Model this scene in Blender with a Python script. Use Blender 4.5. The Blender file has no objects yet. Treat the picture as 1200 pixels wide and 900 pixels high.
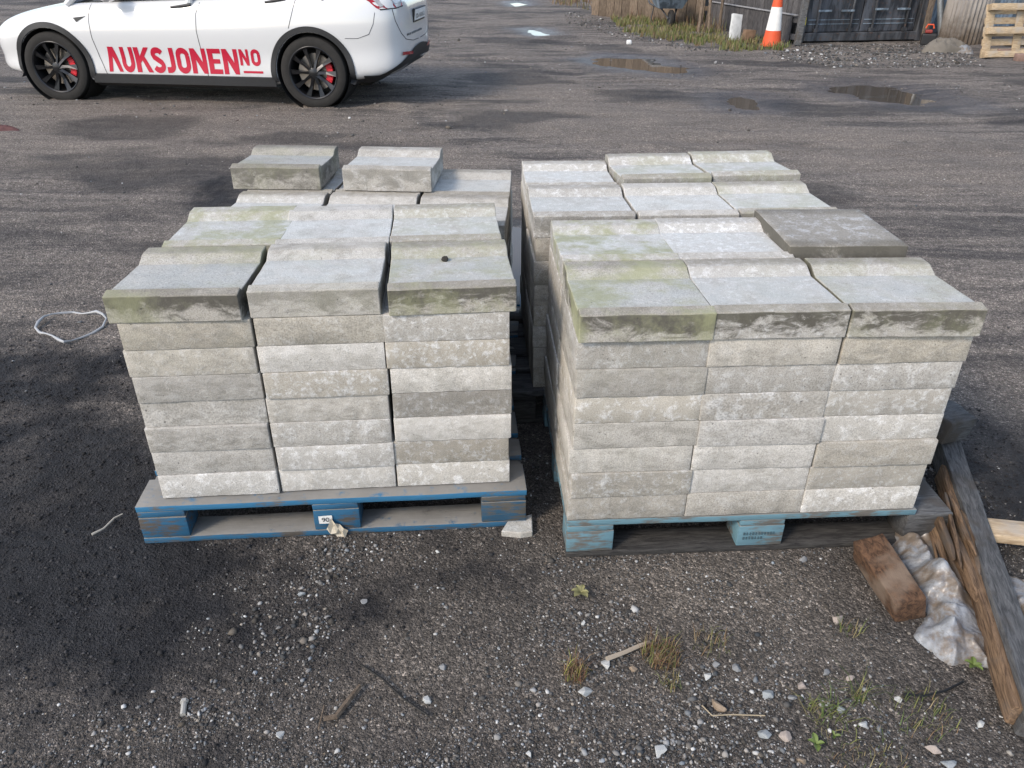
import bpy, bmesh, math, random
import numpy as np
from mathutils import Vector, Matrix, Euler
from mathutils.bvhtree import BVHTree
R = math.radians
rnd = random.Random(7)
rng = np.random.default_rng(11)
scene = bpy.context.scene
COL = scene.collection

# ------------------------------------------------------------------ camera, sky, sun, exposure
CAM_H, CAM_PITCH, CAM_ROLL, FPX = 1.651, 0.5219, -0.005, 911.3
cd = bpy.data.cameras.new('camera')
cam = bpy.data.objects.new('camera', cd); COL.objects.link(cam)
cam.matrix_world = Matrix.Translation((0, 0, CAM_H)) @ Matrix.Rotation(math.pi/2 - CAM_PITCH, 4, 'X') @ Matrix.Rotation(-CAM_ROLL, 4, 'Z')
cd.sensor_width = 36; cd.lens = 36*FPX/1200; cd.clip_end = 500; cd.clip_start = .05
scene.camera = cam

SUN_AZ = R(228)      # clockwise from +Y: the sun stands to the left, a little behind the camera
SUN_EL = R(38)
w = bpy.data.worlds.new('World'); scene.world = w; w.use_nodes = True
nt = w.node_tree
sky = nt.nodes.new('ShaderNodeTexSky'); sky.sky_type = 'NISHITA'; sky.sun_disc = False
sky.sun_elevation = SUN_EL; sky.sun_rotation = SUN_AZ; sky.air_density = 1.0; sky.dust_density = 1.2; sky.ozone_density = 1.0
hs = nt.nodes.new('ShaderNodeHueSaturation'); hs.inputs['Saturation'].default_value = .74
nt.links.new(sky.outputs[0], hs.inputs['Color'])
bg = nt.nodes['Background']; bg.inputs[1].default_value = .15
nt.links.new(hs.outputs[0], bg.inputs[0])
sd = bpy.data.lights.new('sun', 'SUN'); sd.energy = 1.4; sd.angle = R(12); sd.color = (1, .87, .72)
sun = bpy.data.objects.new('sun', sd); COL.objects.link(sun)
to_sun = Vector((math.sin(SUN_AZ)*math.cos(SUN_EL), math.cos(SUN_AZ)*math.cos(SUN_EL), math.sin(SUN_EL)))
sun.rotation_euler = to_sun.to_track_quat('Z', 'Y').to_euler()
vs = scene.view_settings
vs.view_transform = 'Standard'; vs.look = 'None'; vs.gamma = 1; vs.exposure = 1.04; vs.use_curve_mapping = False
scene.cycles.max_bounces = 4; scene.cycles.diffuse_bounces = 2; scene.cycles.caustics_reflective = False; scene.cycles.caustics_refractive = False

# ------------------------------------------------------------------ layout helper: photo pixel -> place on a level z
_c, _s = math.cos(CAM_PITCH), math.sin(CAM_PITCH)
def ray(u, v):
    du, dv = u-600, v-450
    a = math.cos(CAM_ROLL)*du + math.sin(CAM_ROLL)*dv; b = -math.sin(CAM_ROLL)*du + math.cos(CAM_ROLL)*dv
    return Vector((a/FPX, _c - b/FPX*_s, -_s - b/FPX*_c))
def at(u, v, z=0.0):
    d = ray(u, v); t = (z-CAM_H)/d.z
    return Vector((d.x*t, d.y*t, z))

# ------------------------------------------------------------------ object helpers
def tag(o, label=None, cat=None, group=None, kind=None):
    if label: o['label'] = label
    if cat: o['category'] = cat
    if group: o['group'] = group
    if kind: o['kind'] = kind
    return o
def link(name, me, mat=None, parent=None):
    o = bpy.data.objects.new(name, me); COL.objects.link(o)
    if mat is not None and me is not None and len(me.materials) == 0: me.materials.append(mat)
    if parent: o.parent = parent
    return o
def empty(name, loc=(0, 0, 0), rz=0, label=None, cat=None, group=None):
    o = bpy.data.objects.new(name, None); COL.objects.link(o)
    o.location = loc; o.rotation_euler = (0, 0, rz); o.empty_display_size = .1
    return tag(o, label, cat, group)
class MB:
    def __init__(s): s.v = []; s.f = []
    def add(s, vs_, fs):
        n = len(s.v); s.v += [tuple(p) for p in vs_]; s.f += [tuple(i+n for i in f) for f in fs]; return s
    def box(s, c, d, rot=None):
        x, y, z = d[0]/2, d[1]/2, d[2]/2
        P = [Vector(p) for p in ((-x,-y,-z),(x,-y,-z),(x,y,-z),(-x,y,-z),(-x,-y,z),(x,-y,z),(x,y,z),(-x,y,z))]
        if rot is not None:
            m = Euler(rot).to_matrix() if not isinstance(rot, Matrix) else rot
            P = [m @ p for p in P]
        return s.add([p + Vector(c) for p in P], [(0,3,2,1),(4,5,6,7),(0,1,5,4),(1,2,6,5),(2,3,7,6),(3,0,4,7)])
    def tube(s, pts, r, n=8, closed=False):
        pts = [Vector(p) for p in pts]; L = len(pts)
        rr = r if isinstance(r, (list, tuple)) else [r]*L
        rings = []
        up = Vector((0, 0, 1))
        for i, p in enumerate(pts):
            if closed: t = pts[(i+1) % L]-pts[i-1]
            else: t = pts[min(i+1, L-1)]-pts[max(i-1, 0)]
            t.normalize()
            a = t.cross(up)
            if a.length < 1e-3: a = t.cross(Vector((1, 0, 0)))
            a.normalize(); b = a.cross(t)
            rings.append([p + (a*math.cos(2*math.pi*k/n) + b*math.sin(2*math.pi*k/n))*rr[i] for k in range(n)])
        vs_ = [q for rg in rings for q in rg]; fs = []
        for i in range(L if closed else L-1):
            j = (i+1) % L
            for k in range(n):
                fs.append((i*n+k, i*n+(k+1) % n, j*n+(k+1) % n, j*n+k))
        if not closed:
            fs.append(tuple(range(n))[::-1]); fs.append(tuple((L-1)*n+k for k in range(n)))
        return s.add(vs_, fs)
    def lathe(s, prof, n=24, axis='Z', c=(0, 0, 0)):
        vs_ = []; fs = []; m = len(prof)
        for k in range(n):
            a = 2*math.pi*k/n
            for r, h in prof:
                p = (r*math.cos(a), r*math.sin(a), h)
                if axis == 'Y': p = (p[0], h, p[1])
                vs_.append(Vector(p)+Vector(c))
        for k in range(n):
            j = (k+1) % n
            for i in range(m-1):
                fs.append((k*m+i, j*m+i, j*m+i+1, k*m+i+1))
        return s.add(vs_, fs)
    def grid(s, P):
        h, w_ = len(P), len(P[0])
        return s.add([p for row in P for p in row], [(i*w_+j, i*w_+j+1, (i+1)*w_+j+1, (i+1)*w_+j) for i in range(h-1) for j in range(w_-1)])
    def mesh(s, name, bevel=0, smooth=False, seg=1, angle=30):
        me = bpy.data.meshes.new(name); me.from_pydata(s.v, [], s.f)
        bm = bmesh.new(); bm.from_mesh(me)
        bmesh.ops.recalc_face_normals(bm, faces=bm.faces)
        if bevel:
            es = [e for e in bm.edges if len(e.link_faces) == 2 and e.calc_face_angle() > R(angle)]
            bmesh.ops.bevel(bm, geom=es, offset=bevel, segments=seg, affect='EDGES', profile=.5)
        bm.to_mesh(me); bm.free()
        if smooth:
            me.shade_smooth(); me.set_sharp_from_angle(angle=R(40))
        return me
    def build(s, name, mat, parent=None, **k): return link(name, s.mesh(name, **k), mat, parent)

# numpy value noise
_perm = rng.random((256, 256))
def vnoise(x, y):
    xi = np.floor(x).astype(int); yi = np.floor(y).astype(int); fx = x-xi; fy = y-yi
    fx = fx*fx*(3-2*fx); fy = fy*fy*(3-2*fy)
    a = _perm[xi % 256, yi % 256]; b = _perm[(xi+1) % 256, yi % 256]; c = _perm[xi % 256, (yi+1) % 256]; d = _perm[(xi+1) % 256, (yi+1) % 256]
    return (a*(1-fx)+b*fx)*(1-fy) + (c*(1-fx)+d*fx)*fy
def fbm(x, y, o=4, g=.5):
    t = 0; am = 1; s_ = 0
    for i in range(o):
        t = t + am*vnoise(x*2**i + 17.3*i, y*2**i + 9.1*i); s_ += am; am *= g
    return t/s_
def sstep(a, b, x):
    t = np.clip((x-a)/(b-a), 0, 1); return t*t*(3-2*t)
def poly_sd(px, py, poly):      # signed distance, positive inside
    poly = np.array([(p[0], p[1]) for p in poly]); n = len(poly)
    d = np.full(px.shape, 1e9); inside = np.zeros(px.shape, bool)
    for i in range(n):
        a = poly[i]; b = poly[(i+1) % n]; e = b-a
        wx = px-a[0]; wy = py-a[1]
        t = np.clip((wx*e[0]+wy*e[1])/(e@e), 0, 1)
        d = np.minimum(d, (wx-e[0]*t)**2 + (wy-e[1]*t)**2)
        c = ((a[1] <= py) & (b[1] > py)) | ((b[1] <= py) & (a[1] > py))
        with np.errstate(divide='ignore', invalid='ignore'):
            xi = a[0] + (py-a[1])/(e[1] if e[1] != 0 else 1e-9)*e[0]
        inside ^= c & (px < xi)
    return np.where(inside, 1, -1)*np.sqrt(d)

# ------------------------------------------------------------------ materials
class NT:
    def __init__(s, name, rough=.8, spec=.3):
        s.m = bpy.data.materials.new(name); s.m.use_nodes = True; s.t = s.m.node_tree
        s.b = s.t.nodes['Principled BSDF']; s.b.inputs['Roughness'].default_value = rough
        s.b.inputs['Specular IOR Level'].default_value = spec
    def n(s, ty, **kw):
        nd = s.t.nodes.new('ShaderNode'+ty)
        for k, v in kw.items():
            if k.startswith('_'): setattr(nd, k[1:], v)
            else: s.put(nd.inputs[k.replace('__', ' ')] if not k.startswith('i') or not k[1:].isdigit() else nd.inputs[int(k[1:])], v)
        return nd
    def put(s, inp, v):
        if isinstance(v, bpy.types.NodeSocket): s.t.links.new(v, inp)
        elif isinstance(v, bpy.types.Node): s.t.links.new(v.outputs[0], inp)
        elif isinstance(v, tuple) and len(v) == 3 and inp.type == 'RGBA': inp.default_value = (*v, 1)
        else: inp.default_value = v
    def coord(s, kind='Object', rand=False, scale=None):
        tc = s.n('TexCoord'); o = tc.outputs[kind]
        if scale:
            mp = s.n('Mapping'); s.put(mp.inputs[0], o); mp.inputs['Scale'].default_value = scale; o = mp.outputs[0]
        if rand:
            oi = s.n('ObjectInfo'); mu = s.n('Math', _operation='MULTIPLY', i0=oi.outputs['Random'], i1=37.0)
            va = s.n('VectorMath', _operation='ADD', i0=o); s.put(va.inputs[1], mu); o = va.outputs[0]
        return o
    def noise(s, vec, scale, detail=4, rough=.55, dist=0):
        nd = s.n('TexNoise', Scale=scale, Detail=detail, Roughness=rough, Distortion=dist); s.put(nd.inputs['Vector'], vec); return nd.outputs[0]
    def vor(s, vec, scale, out='Color', feat='F1', rnd_=1.0):
        nd = s.n('TexVoronoi', _feature=feat, Scale=scale, Randomness=rnd_); s.put(nd.inputs['Vector'], vec); return nd.outputs[out]
    def ramp(s, fac, *stops):
        nd = s.n('ValToRGB'); s.put(nd.inputs[0], fac); e = nd.color_ramp.elements
        while len(e) < len(stops): e.new(.5)
        for el, (p, c) in zip(e, stops):
            el.position = p; el.color = (*(c if isinstance(c, tuple) else (c, c, c)), 1)
        return nd.outputs[0]
    def mix(s, fac, a, b, bt='MIX'):
        nd = s.n('Mix', _data_type='RGBA', _blend_type=bt); s.put(nd.inputs[0], fac); s.put(nd.inputs[6], a); s.put(nd.inputs[7], b); return nd.outputs[2]
    def math(s, op, a, b=0.0, clamp=False):
        nd = s.n('Math', _operation=op, i0=a, i1=b); nd.use_clamp = clamp; return nd.outputs[0]
    def maprange(s, v, a, b, c=0.0, d=1.0):
        nd = s.n('MapRange', _interpolation_type='SMOOTHSTEP'); s.put(nd.inputs[0], v)
        for i, q in zip((1, 2, 3, 4), (a, b, c, d)): nd.inputs[i].default_value = q
        return nd.outputs[0]
    def bump(s, h, strength=.5, dist=.005, nrm=None):
        nd = s.n('Bump', Strength=strength, Distance=dist, Height=h)
        if nrm: s.put(nd.inputs['Normal'], nrm)
        s.put(s.b.inputs['Normal'], nd); return nd.outputs[0]
    def col(s, c): s.put(s.b.inputs['Base Color'], c); return s
    def rough(s, r): s.put(s.b.inputs['Roughness'], r); return s

def simple(name, c, rough=.6, metal=0, var=.12, scale=20, spec=.4, bump=0, coat=0):
    t = NT(name, rough, spec); v = t.coord(rand=True)
    n1 = t.noise(v, scale, 4)
    t.col(t.mix(n1, tuple(x*(1-var*2) for x in c), tuple(min(1, x*(1+var)) for x in c)))
    t.b.inputs['Metallic'].default_value = metal
    if coat: t.b.inputs['Coat Weight'].default_value = coat; t.b.inputs['Coat Roughness'].default_value = .05
    if bump: t.bump(t.noise(v, scale*6, 4), bump, .003)
    return t.m

def mat_ground():
    t = NT('ground_dirt_and_gravel', .85, .35); v = t.coord()
    at_ = t.n('Attribute', _attribute_name='masks'); sp = t.n('SeparateColor', Color=at_.outputs['Color'])
    soil, tan, wet = sp.outputs[0], sp.outputs[1], sp.outputs[2]
    big = t.noise(v, .8, 4, .6, .5); mid = t.noise(v, 5, 5, .7)
    st = t.n('Mapping'); t.put(st.inputs[0], v); st.inputs['Scale'].default_value = (.24, 1.9, 1); st.inputs['Rotation'].default_value = (0, 0, .14)
    streak = t.noise(st.outputs[0], 1.7, 6, .68, 1.4)
    base = t.mix(t.maprange(streak, .36, .66), (.086, .076, .070), (.262, .226, .194))
    base = t.mix(t.maprange(big, .42, .64, 0, .6), base, (.232, .200, .172))
    base = t.mix(t.maprange(mid, .45, .75, 0, .55), base, (.118, .104, .096))
    mott = t.noise(v, 15, 6, .82); base = t.mix(1.0, base, t.ramp(mott, (.32, .62), (.5, .95), (.68, 1.42)), 'MULTIPLY')
    base = t.mix(t.math('MULTIPLY', tan, .55), base, t.mix(mid, (.19, .162, .138), (.27, .23, .193)))
    near = t.maprange(t.n('SeparateXYZ', i0=v).outputs[1], 3.2, 1.9)          # finer, darker grit on the trampled strip in front
    base = t.mix(t.math('MULTIPLY', near, .75), base, t.mix(tan, (.080, .071, .063), (.150, .131, .112)))
    v1 = t.n('TexVoronoi', Scale=290.0); t.put(v1.inputs['Vector'], v); v2 = t.n('TexVoronoi', Scale=110.0); t.put(v2.inputs['Vector'], v)
    g1 = t.n('SeparateColor', Color=v1.outputs['Color']).outputs[0]; g2 = t.n('SeparateColor', Color=v2.outputs['Color']).outputs[0]
    grain = t.ramp(g1, (0, .5), (.45, .82), (.80, 1.12), (.94, 1.6), (1, 2.8))
    grain2 = t.ramp(g2, (0, .66), (.6, .95), (.93, 1.35), (1, 2.0))
    gr = t.mix(1.0, grain, grain2, 'MULTIPLY')
    gr = t.mix(t.math('MULTIPLY', soil, .6), gr, (.85, .85, .85))
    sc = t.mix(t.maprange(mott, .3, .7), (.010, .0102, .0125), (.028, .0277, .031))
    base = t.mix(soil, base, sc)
    base = t.mix(1.0, base, gr, 'MULTIPLY')
    base = t.mix(t.math('MULTIPLY', wet, .75), base, t.mix(1.0, base, (.42, .42, .46), 'MULTIPLY'))
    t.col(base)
    t.rough(t.mix(wet, t.mix(soil, (.88,)*3, (.9,)*3), (.34,)*3))
    h = t.math('ADD', t.math('MULTIPLY', v2.outputs['Distance'], -.6), t.math('MULTIPLY', v1.outputs['Distance'], -.3))
    h = t.math('ADD', h, t.noise(v, 40, 4, .75)); h = t.math('ADD', h, t.math('MULTIPLY', mott, 2.2))
    t.bump(h, .9, .014)
    return t.m

def mat_concrete():
    # object colour: R brightness, G moss, B dark weather stain, A warmth
    t = NT('weathered_concrete', .9, .25); v = t.coord(rand=True); o = t.coord()
    oi = t.n('ObjectInfo'); sp = t.n('SeparateColor', Color=oi.outputs['Color']); br, moss, stain = sp.outputs; warm = oi.outputs['Alpha']
    r2 = t.math('FRACT', t.math('MULTIPLY', oi.outputs['Random'], 13.7)); r3 = t.math('FRACT', t.math('MULTIPLY', oi.outputs['Random'], 41.3))
    vs_ = t.n('VectorMath', _operation='SCALE'); t.put(vs_.inputs[0], v); t.put(vs_.inputs['Scale'], t.math('ADD', t.math('MULTIPLY', r3, .9), .6)); v = vs_.outputs[0]
    n1 = t.noise(v, 8, 5, .7, .5); n2 = t.noise(v, 34, 4, .75, .3); n3 = t.noise(v, 330, 2, .6)
    sv = t.n('Mapping'); t.put(sv.inputs[0], v); sv.inputs['Scale'].default_value = (1, 1, 2.2)
    n4 = t.noise(sv.outputs[0], 13, 6, .72, .5)
    cool = t.mix(n1, (.26, .252, .235), (.475, .462, .44)); tan = t.mix(n1, (.28, .255, .21), (.445, .412, .35))
    c = t.mix(warm, cool, tan)
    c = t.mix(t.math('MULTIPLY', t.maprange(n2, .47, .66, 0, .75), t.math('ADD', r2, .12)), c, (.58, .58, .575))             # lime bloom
    c = t.mix(t.math('MULTIPLY', t.maprange(n4, .44, .68, 0, .7), t.math('SUBTRACT', 1.1, r2)), c, (.225, .215, .19))          # dirt clouds
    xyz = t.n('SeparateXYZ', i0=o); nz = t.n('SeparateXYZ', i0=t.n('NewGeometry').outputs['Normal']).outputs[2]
    tr_ = t.math('MULTIPLY', t.maprange(xyz.outputs[2], .079, .073), t.maprange(nz, .90, .97))      # the bed of the gutter is paler where it faces up
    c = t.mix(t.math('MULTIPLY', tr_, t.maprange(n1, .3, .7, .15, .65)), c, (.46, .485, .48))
    ay = t.math('ABSOLUTE', xyz.outputs[1]); band = t.math('MULTIPLY', t.math('MULTIPLY', t.maprange(ay, .110, .150), t.maprange(nz, .3, .6)), t.maprange(n4, .3, .6, .35, .8))     # grime kept on the raised rims
    c = t.mix(t.math('MULTIPLY', band, t.maprange(stain, .2, .6)), c, (.205, .188, .155))
    c = t.mix(1.0, c, t.ramp(n3, (.25, .62), (.5, 1.0), (.75, 1.30)), 'MULTIPLY')   # sand grains and pores
    c = t.mix(1.0, c, t.ramp(br, (0, .30), (1, 1.58)), 'MULTIPLY')
    xyz = t.n('SeparateXYZ', i0=o)
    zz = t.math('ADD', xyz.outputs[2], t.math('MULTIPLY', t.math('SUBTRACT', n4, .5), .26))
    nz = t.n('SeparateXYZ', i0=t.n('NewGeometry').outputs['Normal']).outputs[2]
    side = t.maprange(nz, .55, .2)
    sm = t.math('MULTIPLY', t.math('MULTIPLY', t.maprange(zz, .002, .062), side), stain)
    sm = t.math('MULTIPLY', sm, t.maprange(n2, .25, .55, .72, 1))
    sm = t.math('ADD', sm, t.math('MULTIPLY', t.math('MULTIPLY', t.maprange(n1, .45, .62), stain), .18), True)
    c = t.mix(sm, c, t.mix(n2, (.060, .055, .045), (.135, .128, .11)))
    mm = t.math('MULTIPLY', t.maprange(t.noise(v, 5.5, 6, .72, .15), .42, .64), moss)
    c = t.mix(t.math('MULTIPLY', mm, .8), c, t.mix(n2, (.19, .195, .095), (.36, .37, .24)))
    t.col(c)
    vo = t.n('TexVoronoi', Scale=75.0); t.put(vo.inputs['Vector'], v); hole = t.math('MULTIPLY', t.maprange(vo.outputs['Distance'], .17, .10), t.maprange(t.n('SeparateColor', Color=vo.outputs['Color']).outputs[0], .88, .92))
    c = t.mix(t.math('MULTIPLY', hole, .6), c, (.07, .065, .06)); t.col(c)      # air holes
    h = t.math('ADD', t.math('MULTIPLY', n3, .35), t.math('MULTIPLY', n2, 1.0)); h = t.math('SUBTRACT', h, t.math('MULTIPLY', hole, .6))
    t.bump(h, .6, .004)
    return t.m

def mat_paintwood(name, paint, wood, wear=.5, wet=0):
    t = NT(name, .75, .3); v = t.coord(rand=True)
    mp = t.n('Mapping'); t.put(mp.inputs[0], v); mp.inputs['Scale'].default_value = (1, 6, 6)
    gn = t.noise(mp.outputs[0], 14, 6, .65, .6); n1 = t.noise(v, 9, 5, .6)
    wc = t.mix(gn, tuple(x*.5 for x in wood), tuple(x*1.35 for x in wood))
    pc = t.mix(gn, tuple(x*.72 for x in paint), tuple(x*1.15 for x in paint))
    m = t.math('ADD', t.math('MULTIPLY', gn, .5), t.math('MULTIPLY', n1, .5))
    c = t.mix(t.maprange(m, wear-.05, wear+.06), wc, pc)
    nz = t.n('SeparateXYZ', i0=t.n('NewGeometry').outputs['Normal']).outputs[2]
    c = t.mix(t.math('MULTIPLY', t.maprange(nz, .6, .9), t.maprange(t.noise(v, 22, 5, .7), .24, .46)), c, t.mix(n1, (.13, .125, .115), (.27, .265, .25)))   # grit lying on top faces
    t.col(c); t.bump(gn, .5, .004); return t.m
def mat_wood(name, a, b, scale=14, axis=(1, 7, 7), rough=.85, wear=None):
    t = NT(name, rough, .25); v = t.coord(rand=True)
    mp = t.n('Mapping'); t.put(mp.inputs[0], v); mp.inputs['Scale'].default_value = axis
    gn = t.noise(mp.outputs[0], scale, 7, .7, .7); n1 = t.noise(v, 6, 4)
    c = t.mix(t.maprange(gn, .3, .7), a, b)
    if wear: c = t.mix(t.maprange(n1, .48, .66), c, wear)
    oi = t.n('ObjectInfo'); c = t.mix(1.0, c, t.ramp(oi.outputs['Random'], (0, .72), (1, 1.2)), 'MULTIPLY')
    t.col(c); t.bump(gn, .7, .005); return t.m

def mat_plastic():
    t = NT('crumpled_plastic_sheet', .22, .5); v = t.coord()
    n1 = t.noise(v, 7, 6, .7, 1.0); n2 = t.noise(v, 60, 4, .75, 2.0)
    c = t.mix(t.maprange(n1, .42, .60), (.23, .245, .265), (.15, .12, .092))
    c = t.mix(t.maprange(n2, .5, .72, 0, .6), c, (.10, .09, .08)); t.col(c)
    t.rough(t.mix(n2, (.28,)*3, (.7,)*3))
    t.b.inputs['Coat Weight'].default_value = .3; t.b.inputs['Coat Roughness'].default_value = .2
    t.bump(t.noise(v, 26, 3, .6, 4.5), .35, .006); return t.m

M = {}
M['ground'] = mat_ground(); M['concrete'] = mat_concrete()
M['blue'] = mat_paintwood('blue_painted_wood', (.022, .098, .185), (.085, .075, .065), .47)
M['blue_top'] = mat_paintwood('worn_blue_painted_wood', (.032, .145, .27), (.13, .12, .105), .42)
M['pale_blue'] = mat_paintwood('faded_blue_painted_wood', (.115, .215, .262), (.13, .122, .11), .47)
M['dark_wood'] = mat_wood('wet_dark_wood', (.022, .021, .021), (.075, .072, .068))
M['grey_wood'] = mat_wood('weathered_grey_wood', (.035, .036, .038), (.135, .137, .140), wear=(.065, .056, .048))
M['fence'] = mat_wood('tarred_grey_planks', (.034, .033, .036), (.125, .118, .117), 10, (6, 6, 1))
M['brown_plank'] = mat_wood('brown_planks', (.07, .052, .038), (.20, .155, .115), 10, (6, 6, 1))
M['pine'] = mat_wood('fresh_pine', (.27, .195, .12), (.52, .41, .275), 10, (1, 7, 7), .85, (.36, .31, .25))
M['split'] = mat_wood('split_wood', (.045, .028, .018), (.21, .138, .085), 12, (1, 10, 10), .9, (.11, .09, .075))
M['rust'] = mat_wood('rotten_brown_wood', (.022, .014, .010), (.115, .064, .038), 12, (3, 6, 6), .95, (.14, .105, .08))
M['plastic'] = mat_plastic()

# ------------------------------------------------------------------ ground (masks + relief), puddles
PUD = {
 'far puddle reflecting the planks, beyond the stacks': [(686,68),(712,64),(760,67),(803,79),(790,84),(750,81),(712,76)],
 'wide far puddle on the right': [(968,98),(1010,94),(1060,100),(1088,108),(1128,118),(1070,120),(1010,109)],
 'small middle puddle': [(846,112),(868,108),(887,116),(883,125),(855,122)],
 'farthest small puddle': [(608,33),(625,33),(640,40),(624,40)],
 'tiny far puddle': [(592,2),(606,1),(613,4),(600,6)],
}
puddles = {k: [at(*p) for p in v] for k, v in PUD.items()}
puddles['puddle behind the gap between the stacks'] = [Vector((-.42,3.72,0)),Vector((-.2,3.62,0)),Vector((.10,3.64,0)),Vector((.24,3.9,0)),Vector((.22,4.5,0)),Vector((.1,4.95,0)),Vector((-.2,4.9,0)),Vector((-.5,4.4,0))]
SOIL_SHADE = [[at(*p) for p in ((-120,410),(40,405),(140,420),(235,600),(320,660),(560,650),(640,670),(480,720),(380,770),(270,840),(120,835),(-120,800))],
        [at(*p) for p in ((1085,500),(1130,470),(1260,520),(1280,700),(1190,690),(1150,600))],  # dark soil at right, with the right stack's shade painted in
        [at(*p) for p in ((215,215),(275,205),(300,245),(230,250))]]
TAN = [[at(*p) for p in ((420,760),(640,770),(740,820),(640,850),(430,800))], [at(*p) for p in ((640,660),(900,650),(1000,760),(760,720))],
       [at(*p) for p in ((-60,120),(300,130),(520,140),(560,190),(200,210),(-60,200))], [at(*p) for p in ((520,70),(800,120),(1250,180),(1250,230),(900,190),(560,150))]]
def masks(x, y):
    wob = (fbm(x*2.3, y*2.3)-.5)*.5; wob2 = (fbm(x*9, y*9)-.5)*.12
    sc = np.clip(y/2.2, .6, 6)
    soil = np.zeros_like(x)
    for i, p in enumerate(SOIL_SHADE): soil = np.maximum(soil, sstep(-.20, .20, poly_sd(x, y, p)+(wob*1.1+wob2*2.2+(fbm(x*30, y*30, 2)-.5)*.22)*(1 if i != 2 else .6))*(.62+.38*sstep(.32, .58, fbm(x*5+8, y*5))))
    far = sstep(.58, .70, fbm(x*.55+31, y*1.1+7))*sstep(3, 5, y)*.55
    soil = np.maximum(soil, far)
    tan = np.zeros_like(x)
    for p in TAN: tan = np.maximum(tan, sstep(-.25, .25, poly_sd(x, y, p)+wob*sc))
    wet = np.zeros_like(x); pd = np.full_like(x, -9.)
    for p in puddles.values():
        d = poly_sd(x, y, p)+(fbm(x*4, y*4)-.5)*.22
        pd = np.maximum(pd, d); wet = np.maximum(wet, sstep(-.28-.45*(p[0].y > 6), .0, d+(fbm(x*7, y*7)-.5)*.3))
    wet = np.maximum(wet, soil*.25*sstep(.45, .6, fbm(x*5+3, y*5)))
    return soil, tan, wet, pd
FLAT = []   # world rectangles that stay level: filled below (pallets)
def ground_z(x, y, full=None):
    x = np.asarray(x, float); y = np.asarray(y, float)
    soil, tan, wet, pd = full or masks(x, y)
    z = (fbm(x*1.3, y*1.3, 3)-.55)*.014*np.clip(y/3, .7, 3) + (fbm(x*11, y*11, 4)-.55)*(.010+.012*soil) + (fbm(x*45, y*45, 2)-.5)*(.004+.007*soil)
    rut = np.abs(((x*.16+y*1.05+1.5*fbm(x*.3, y*.3)) % 1.9)/1.9-.5)
    z = z - .02*sstep(.10, .0, rut)*sstep(4.5, 6.5, y)*(1-sstep(13, 15, y))*.8
    z = z + (fbm(x*2.2+3, y*3.6, 4)-.52)*.055*sstep(4.2, 6.5, y)
    lev = np.exp(-np.maximum(0, np.maximum(np.abs(x-.1)-1.55, np.abs(y-2.7)-1.0))*3)   # level under the pallets
    z = z*(1-.75*lev) - .004*lev
    z = z - .035*sstep(-.18, .22, pd)
    return np.minimum(z, .012+.02*sstep(2, 8, y))
def axis(lo, a, b, hi, d, g1, g2):
    c = list(np.arange(a, b, d)); s_ = d; x = a
    left = []
    while x > lo: s_ *= g1; x -= s_; left.append(x)
    s_ = d; x = c[-1]; right = []
    while x < hi: s_ *= g2; x += s_; right.append(x)
    return np.array(left[::-1]+c+right)
gx = axis(-140, -1.7, 1.7, 140, .0125, 1.020, 1.020); gy = axis(-40, 1.0, 2.2, 160, .0125, 1.10, 1.0095)
X, Y = np.meshgrid(gx, gy)
ms = masks(X, Y); Z = ground_z(X, Y, ms)
nx, ny = len(gx), len(gy)
me = bpy.data.meshes.new('ground')
idx = np.arange(nx*ny).reshape(ny, nx)
quads = np.stack([idx[:-1,:-1], idx[:-1,1:], idx[1:,1:], idx[1:,:-1]], -1).reshape(-1, 4)
me.vertices.add(nx*ny); me.vertices.foreach_set('co', np.stack([X, Y, Z], -1).ravel())
me.loops.add(quads.size); me.loops.foreach_set('vertex_index', quads.ravel())
me.polygons.add(len(quads)); me.polygons.foreach_set('loop_start', np.arange(0, quads.size, 4))
me.update(calc_edges=True); me.shade_smooth()
ca = me.color_attributes.new('masks', 'FLOAT_COLOR', 'POINT')
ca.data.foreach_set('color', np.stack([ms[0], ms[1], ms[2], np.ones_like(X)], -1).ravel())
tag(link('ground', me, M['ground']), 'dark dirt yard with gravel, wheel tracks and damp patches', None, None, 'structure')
def gz(x, y): return float(ground_z(np.array([x]), np.array([y]))[0])

tw = NT('puddle_water', .03, .5); tw.col((.075, .062, .048)); tw.b.inputs['IOR'].default_value = 1.33
tw.bump(tw.noise(tw.coord(), 9, 3), .03, .01); M['water'] = tw.m
for k, p in puddles.items():
    c = sum(p, Vector())/len(p)
    pts = [c+(q-c)*1.25 for q in p]
    lvl = -.016 - .006
    mb = MB(); mb.add([(q.x, q.y, lvl) for q in pts], [tuple(range(len(pts)))])
    tag(mb.build('puddle', M['water']), k, None, None, 'structure')

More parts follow.
